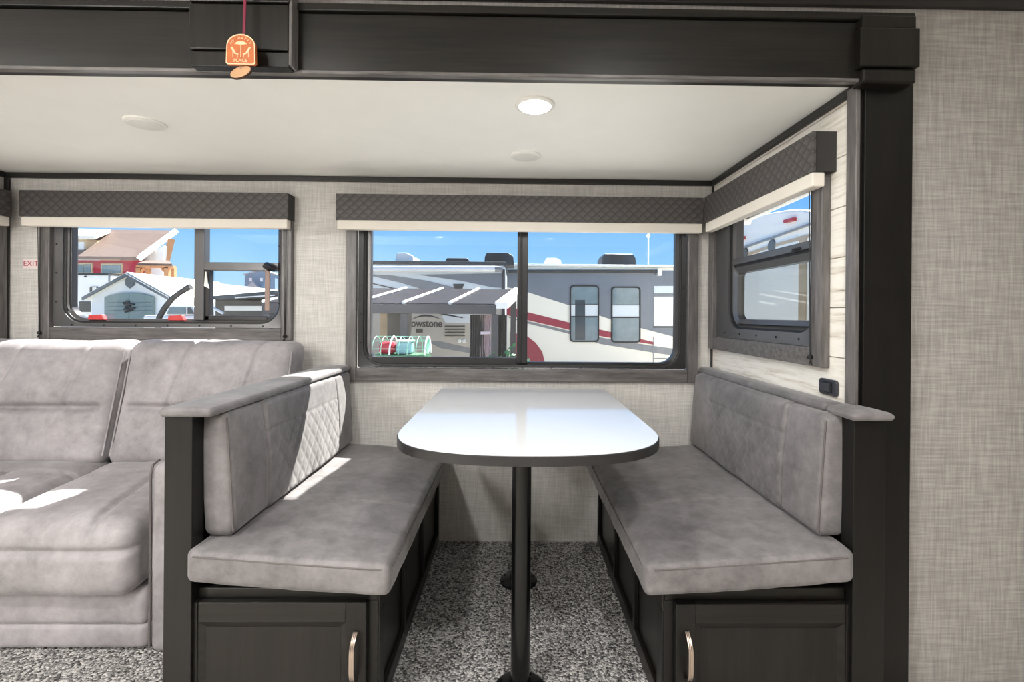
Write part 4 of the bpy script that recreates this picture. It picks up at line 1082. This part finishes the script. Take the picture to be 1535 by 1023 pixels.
# timber gazebo
YP = 25.0
pg = thing('timber_pavilion', (at(234, 410, YP).x, YP, GZ), 'small orange timber pavilion with pale roof in front of the red house', 'pavilion')
poly3('roof', [at(206, 398, YP), at(258, 399, YP), at(252, 394, YP + 2), at(218, 394, YP + 2)], .12, M['shingle'], pg)
finish('beam', B((at(206, 399, YP).x, at(262, 399, YP).x, YP - .1, YP + .1, at(230, 402, YP).z, at(230, 398.5, YP).z)), M['timber'], pg)
for x_ in (209, 222, 251, 260):
    c = at(x_, 402, YP + (1.5 if x_ in (222, 260) else 0)); finish('post', B((c.x - .11, c.x + .11, c.y - .1, c.y + .1, GZ, c.z + .05)), M['timber'], pg)
for x0, x1 in ((209, 216), (251, 243)):
    finish('brace', T([at(x0, 411, YP), at(x1, 402, YP)], .09, 4), M['timber'], pg)
# curved black boom, pickup, dark canopy, distant houses
YK = 8.0
bo = finish('curved_boom', T([at(x, y, YK) for x, y in ((236, 663), (236, 560), (236, 500), (239, 476), (247, 462), (258, 448), (270, 439), (282, 431.5), (286, 430))], [.05, .045, .045, .045, .045, .042, .04, .045, .05], 10), M['rust'], smooth=True); tag(bo, 'curved black boom arm rising beside the garden shed', 'boom')
pk = thing('pickup_truck', (at(268, 470, 11.2).x, 11.9, GZ), 'white pickup truck cab beside the curved black boom', 'truck')
p0, p1 = at(240, 473, 11.2), at(296, 473, 11.2)
finish('body', B((p0.x - .4, p1.x + .35, 11.2, 11.85, GZ + .45, p1.z)), M['rv_white'], pk, bevel=.06)
q = [at(244, 473, 11.2), at(296, 473, 11.2), at(287, 458, 11.2), at(252, 458, 11.2)]
finish('cab', P([(p.x, p.z) for p in q], lambda u, v, d: (u, d, v), 11.25, 11.8), M['rv_white'], pk, bevel=.05)
slab('window', [(251, 471), (279, 471), (279, 461), (255, 461)], 11.25, .0, .02, M['rv_glass'], pk); slab('window', [(282, 471), (292, 471), (286, 461), (282, 461)], 11.25, .0, .02, M['rv_glass_dk'], pk)
for x_ in (p0.x + .2, p1.x - .1): finish('wheel', L([(.38, 0), (.38, .22), (.2, .24)], (x_, 11.16, GZ + .38), 'y', 18), M['seal'], pk)
cn = thing('dark_trailer', (at(360, 470, 9).x, 9, GZ), 'long low dark trailer roof beneath the blue-grey house', 'trailer')
finish('roof', P([(p.x, p.z) for p in (at(303, 450, 9), at(412, 446, 9), at(412, 436, 9), at(330, 443, 9), at(303, 445, 9))], lambda u, v, d: (u, d, v), 9, 11), M['rv_glass_dk'], cn)
finish('side', B((at(308, 450, 9).x, at(412, 450, 9).x, 9.3, 10.8, GZ + .3, at(330, 450, 9).z)), M['decal_dark'], cn)
slab('white_panel', rect(338, 400, 459, 466), 9.3, 0, .03, M['rv_white'], cn); slab('strake', [(353, 446), (412, 442), (412, 443.5), (353, 447.5)], 9, 0, .02, M['alu_white'], cn)
finish('hitch_loop', T([at(313, 474, 8.8), at(313, 468, 8.8), at(316, 465.5, 8.8), at(319, 468, 8.8), at(320, 474, 8.8)], .02, 8), M['alu_white'], cn)
finish('tow_bar', T([at(308, 456, 8.9), at(335, 470, 8.9)], .025, 6), M['alu_white'], cn)
finish('wheel', L([(.34, 0), (.34, .2), (.2, .22)], (at(370, 470, 9).x, 9.06, GZ + .34), 'y', 18), M['seal'], cn)
YD = 50.0
bh, a_, b_, c_ = gable('blue_house', 'distant blue-grey house with light gable roof', 'house', 367, 412, 406, 412, YD, 10, M['house_blue'], M['roof_grey'])
for x_ in (374, 390): slab('window', rect(x_, x_ + 4, 417, 422), YD, 0, .1, M['rv_silver'], bh)
slab('porch_gable', [(376, 431), (392, 431), (384, 423)], YD, 0, .8, M['roof_grey'], bh)
gable('white_cottage', 'small white gabled cottage roof beside the dark trailer', 'house', 296, 331, 427, 440, 20, 6, M['house_white'], M['roof_grey'], 313)
gable('grey_barn', 'distant pale building on the horizon between cottage and blue house', 'house', 336, 356, 431, 434, 38, 5, M['house_white'], M['roof_grey'])
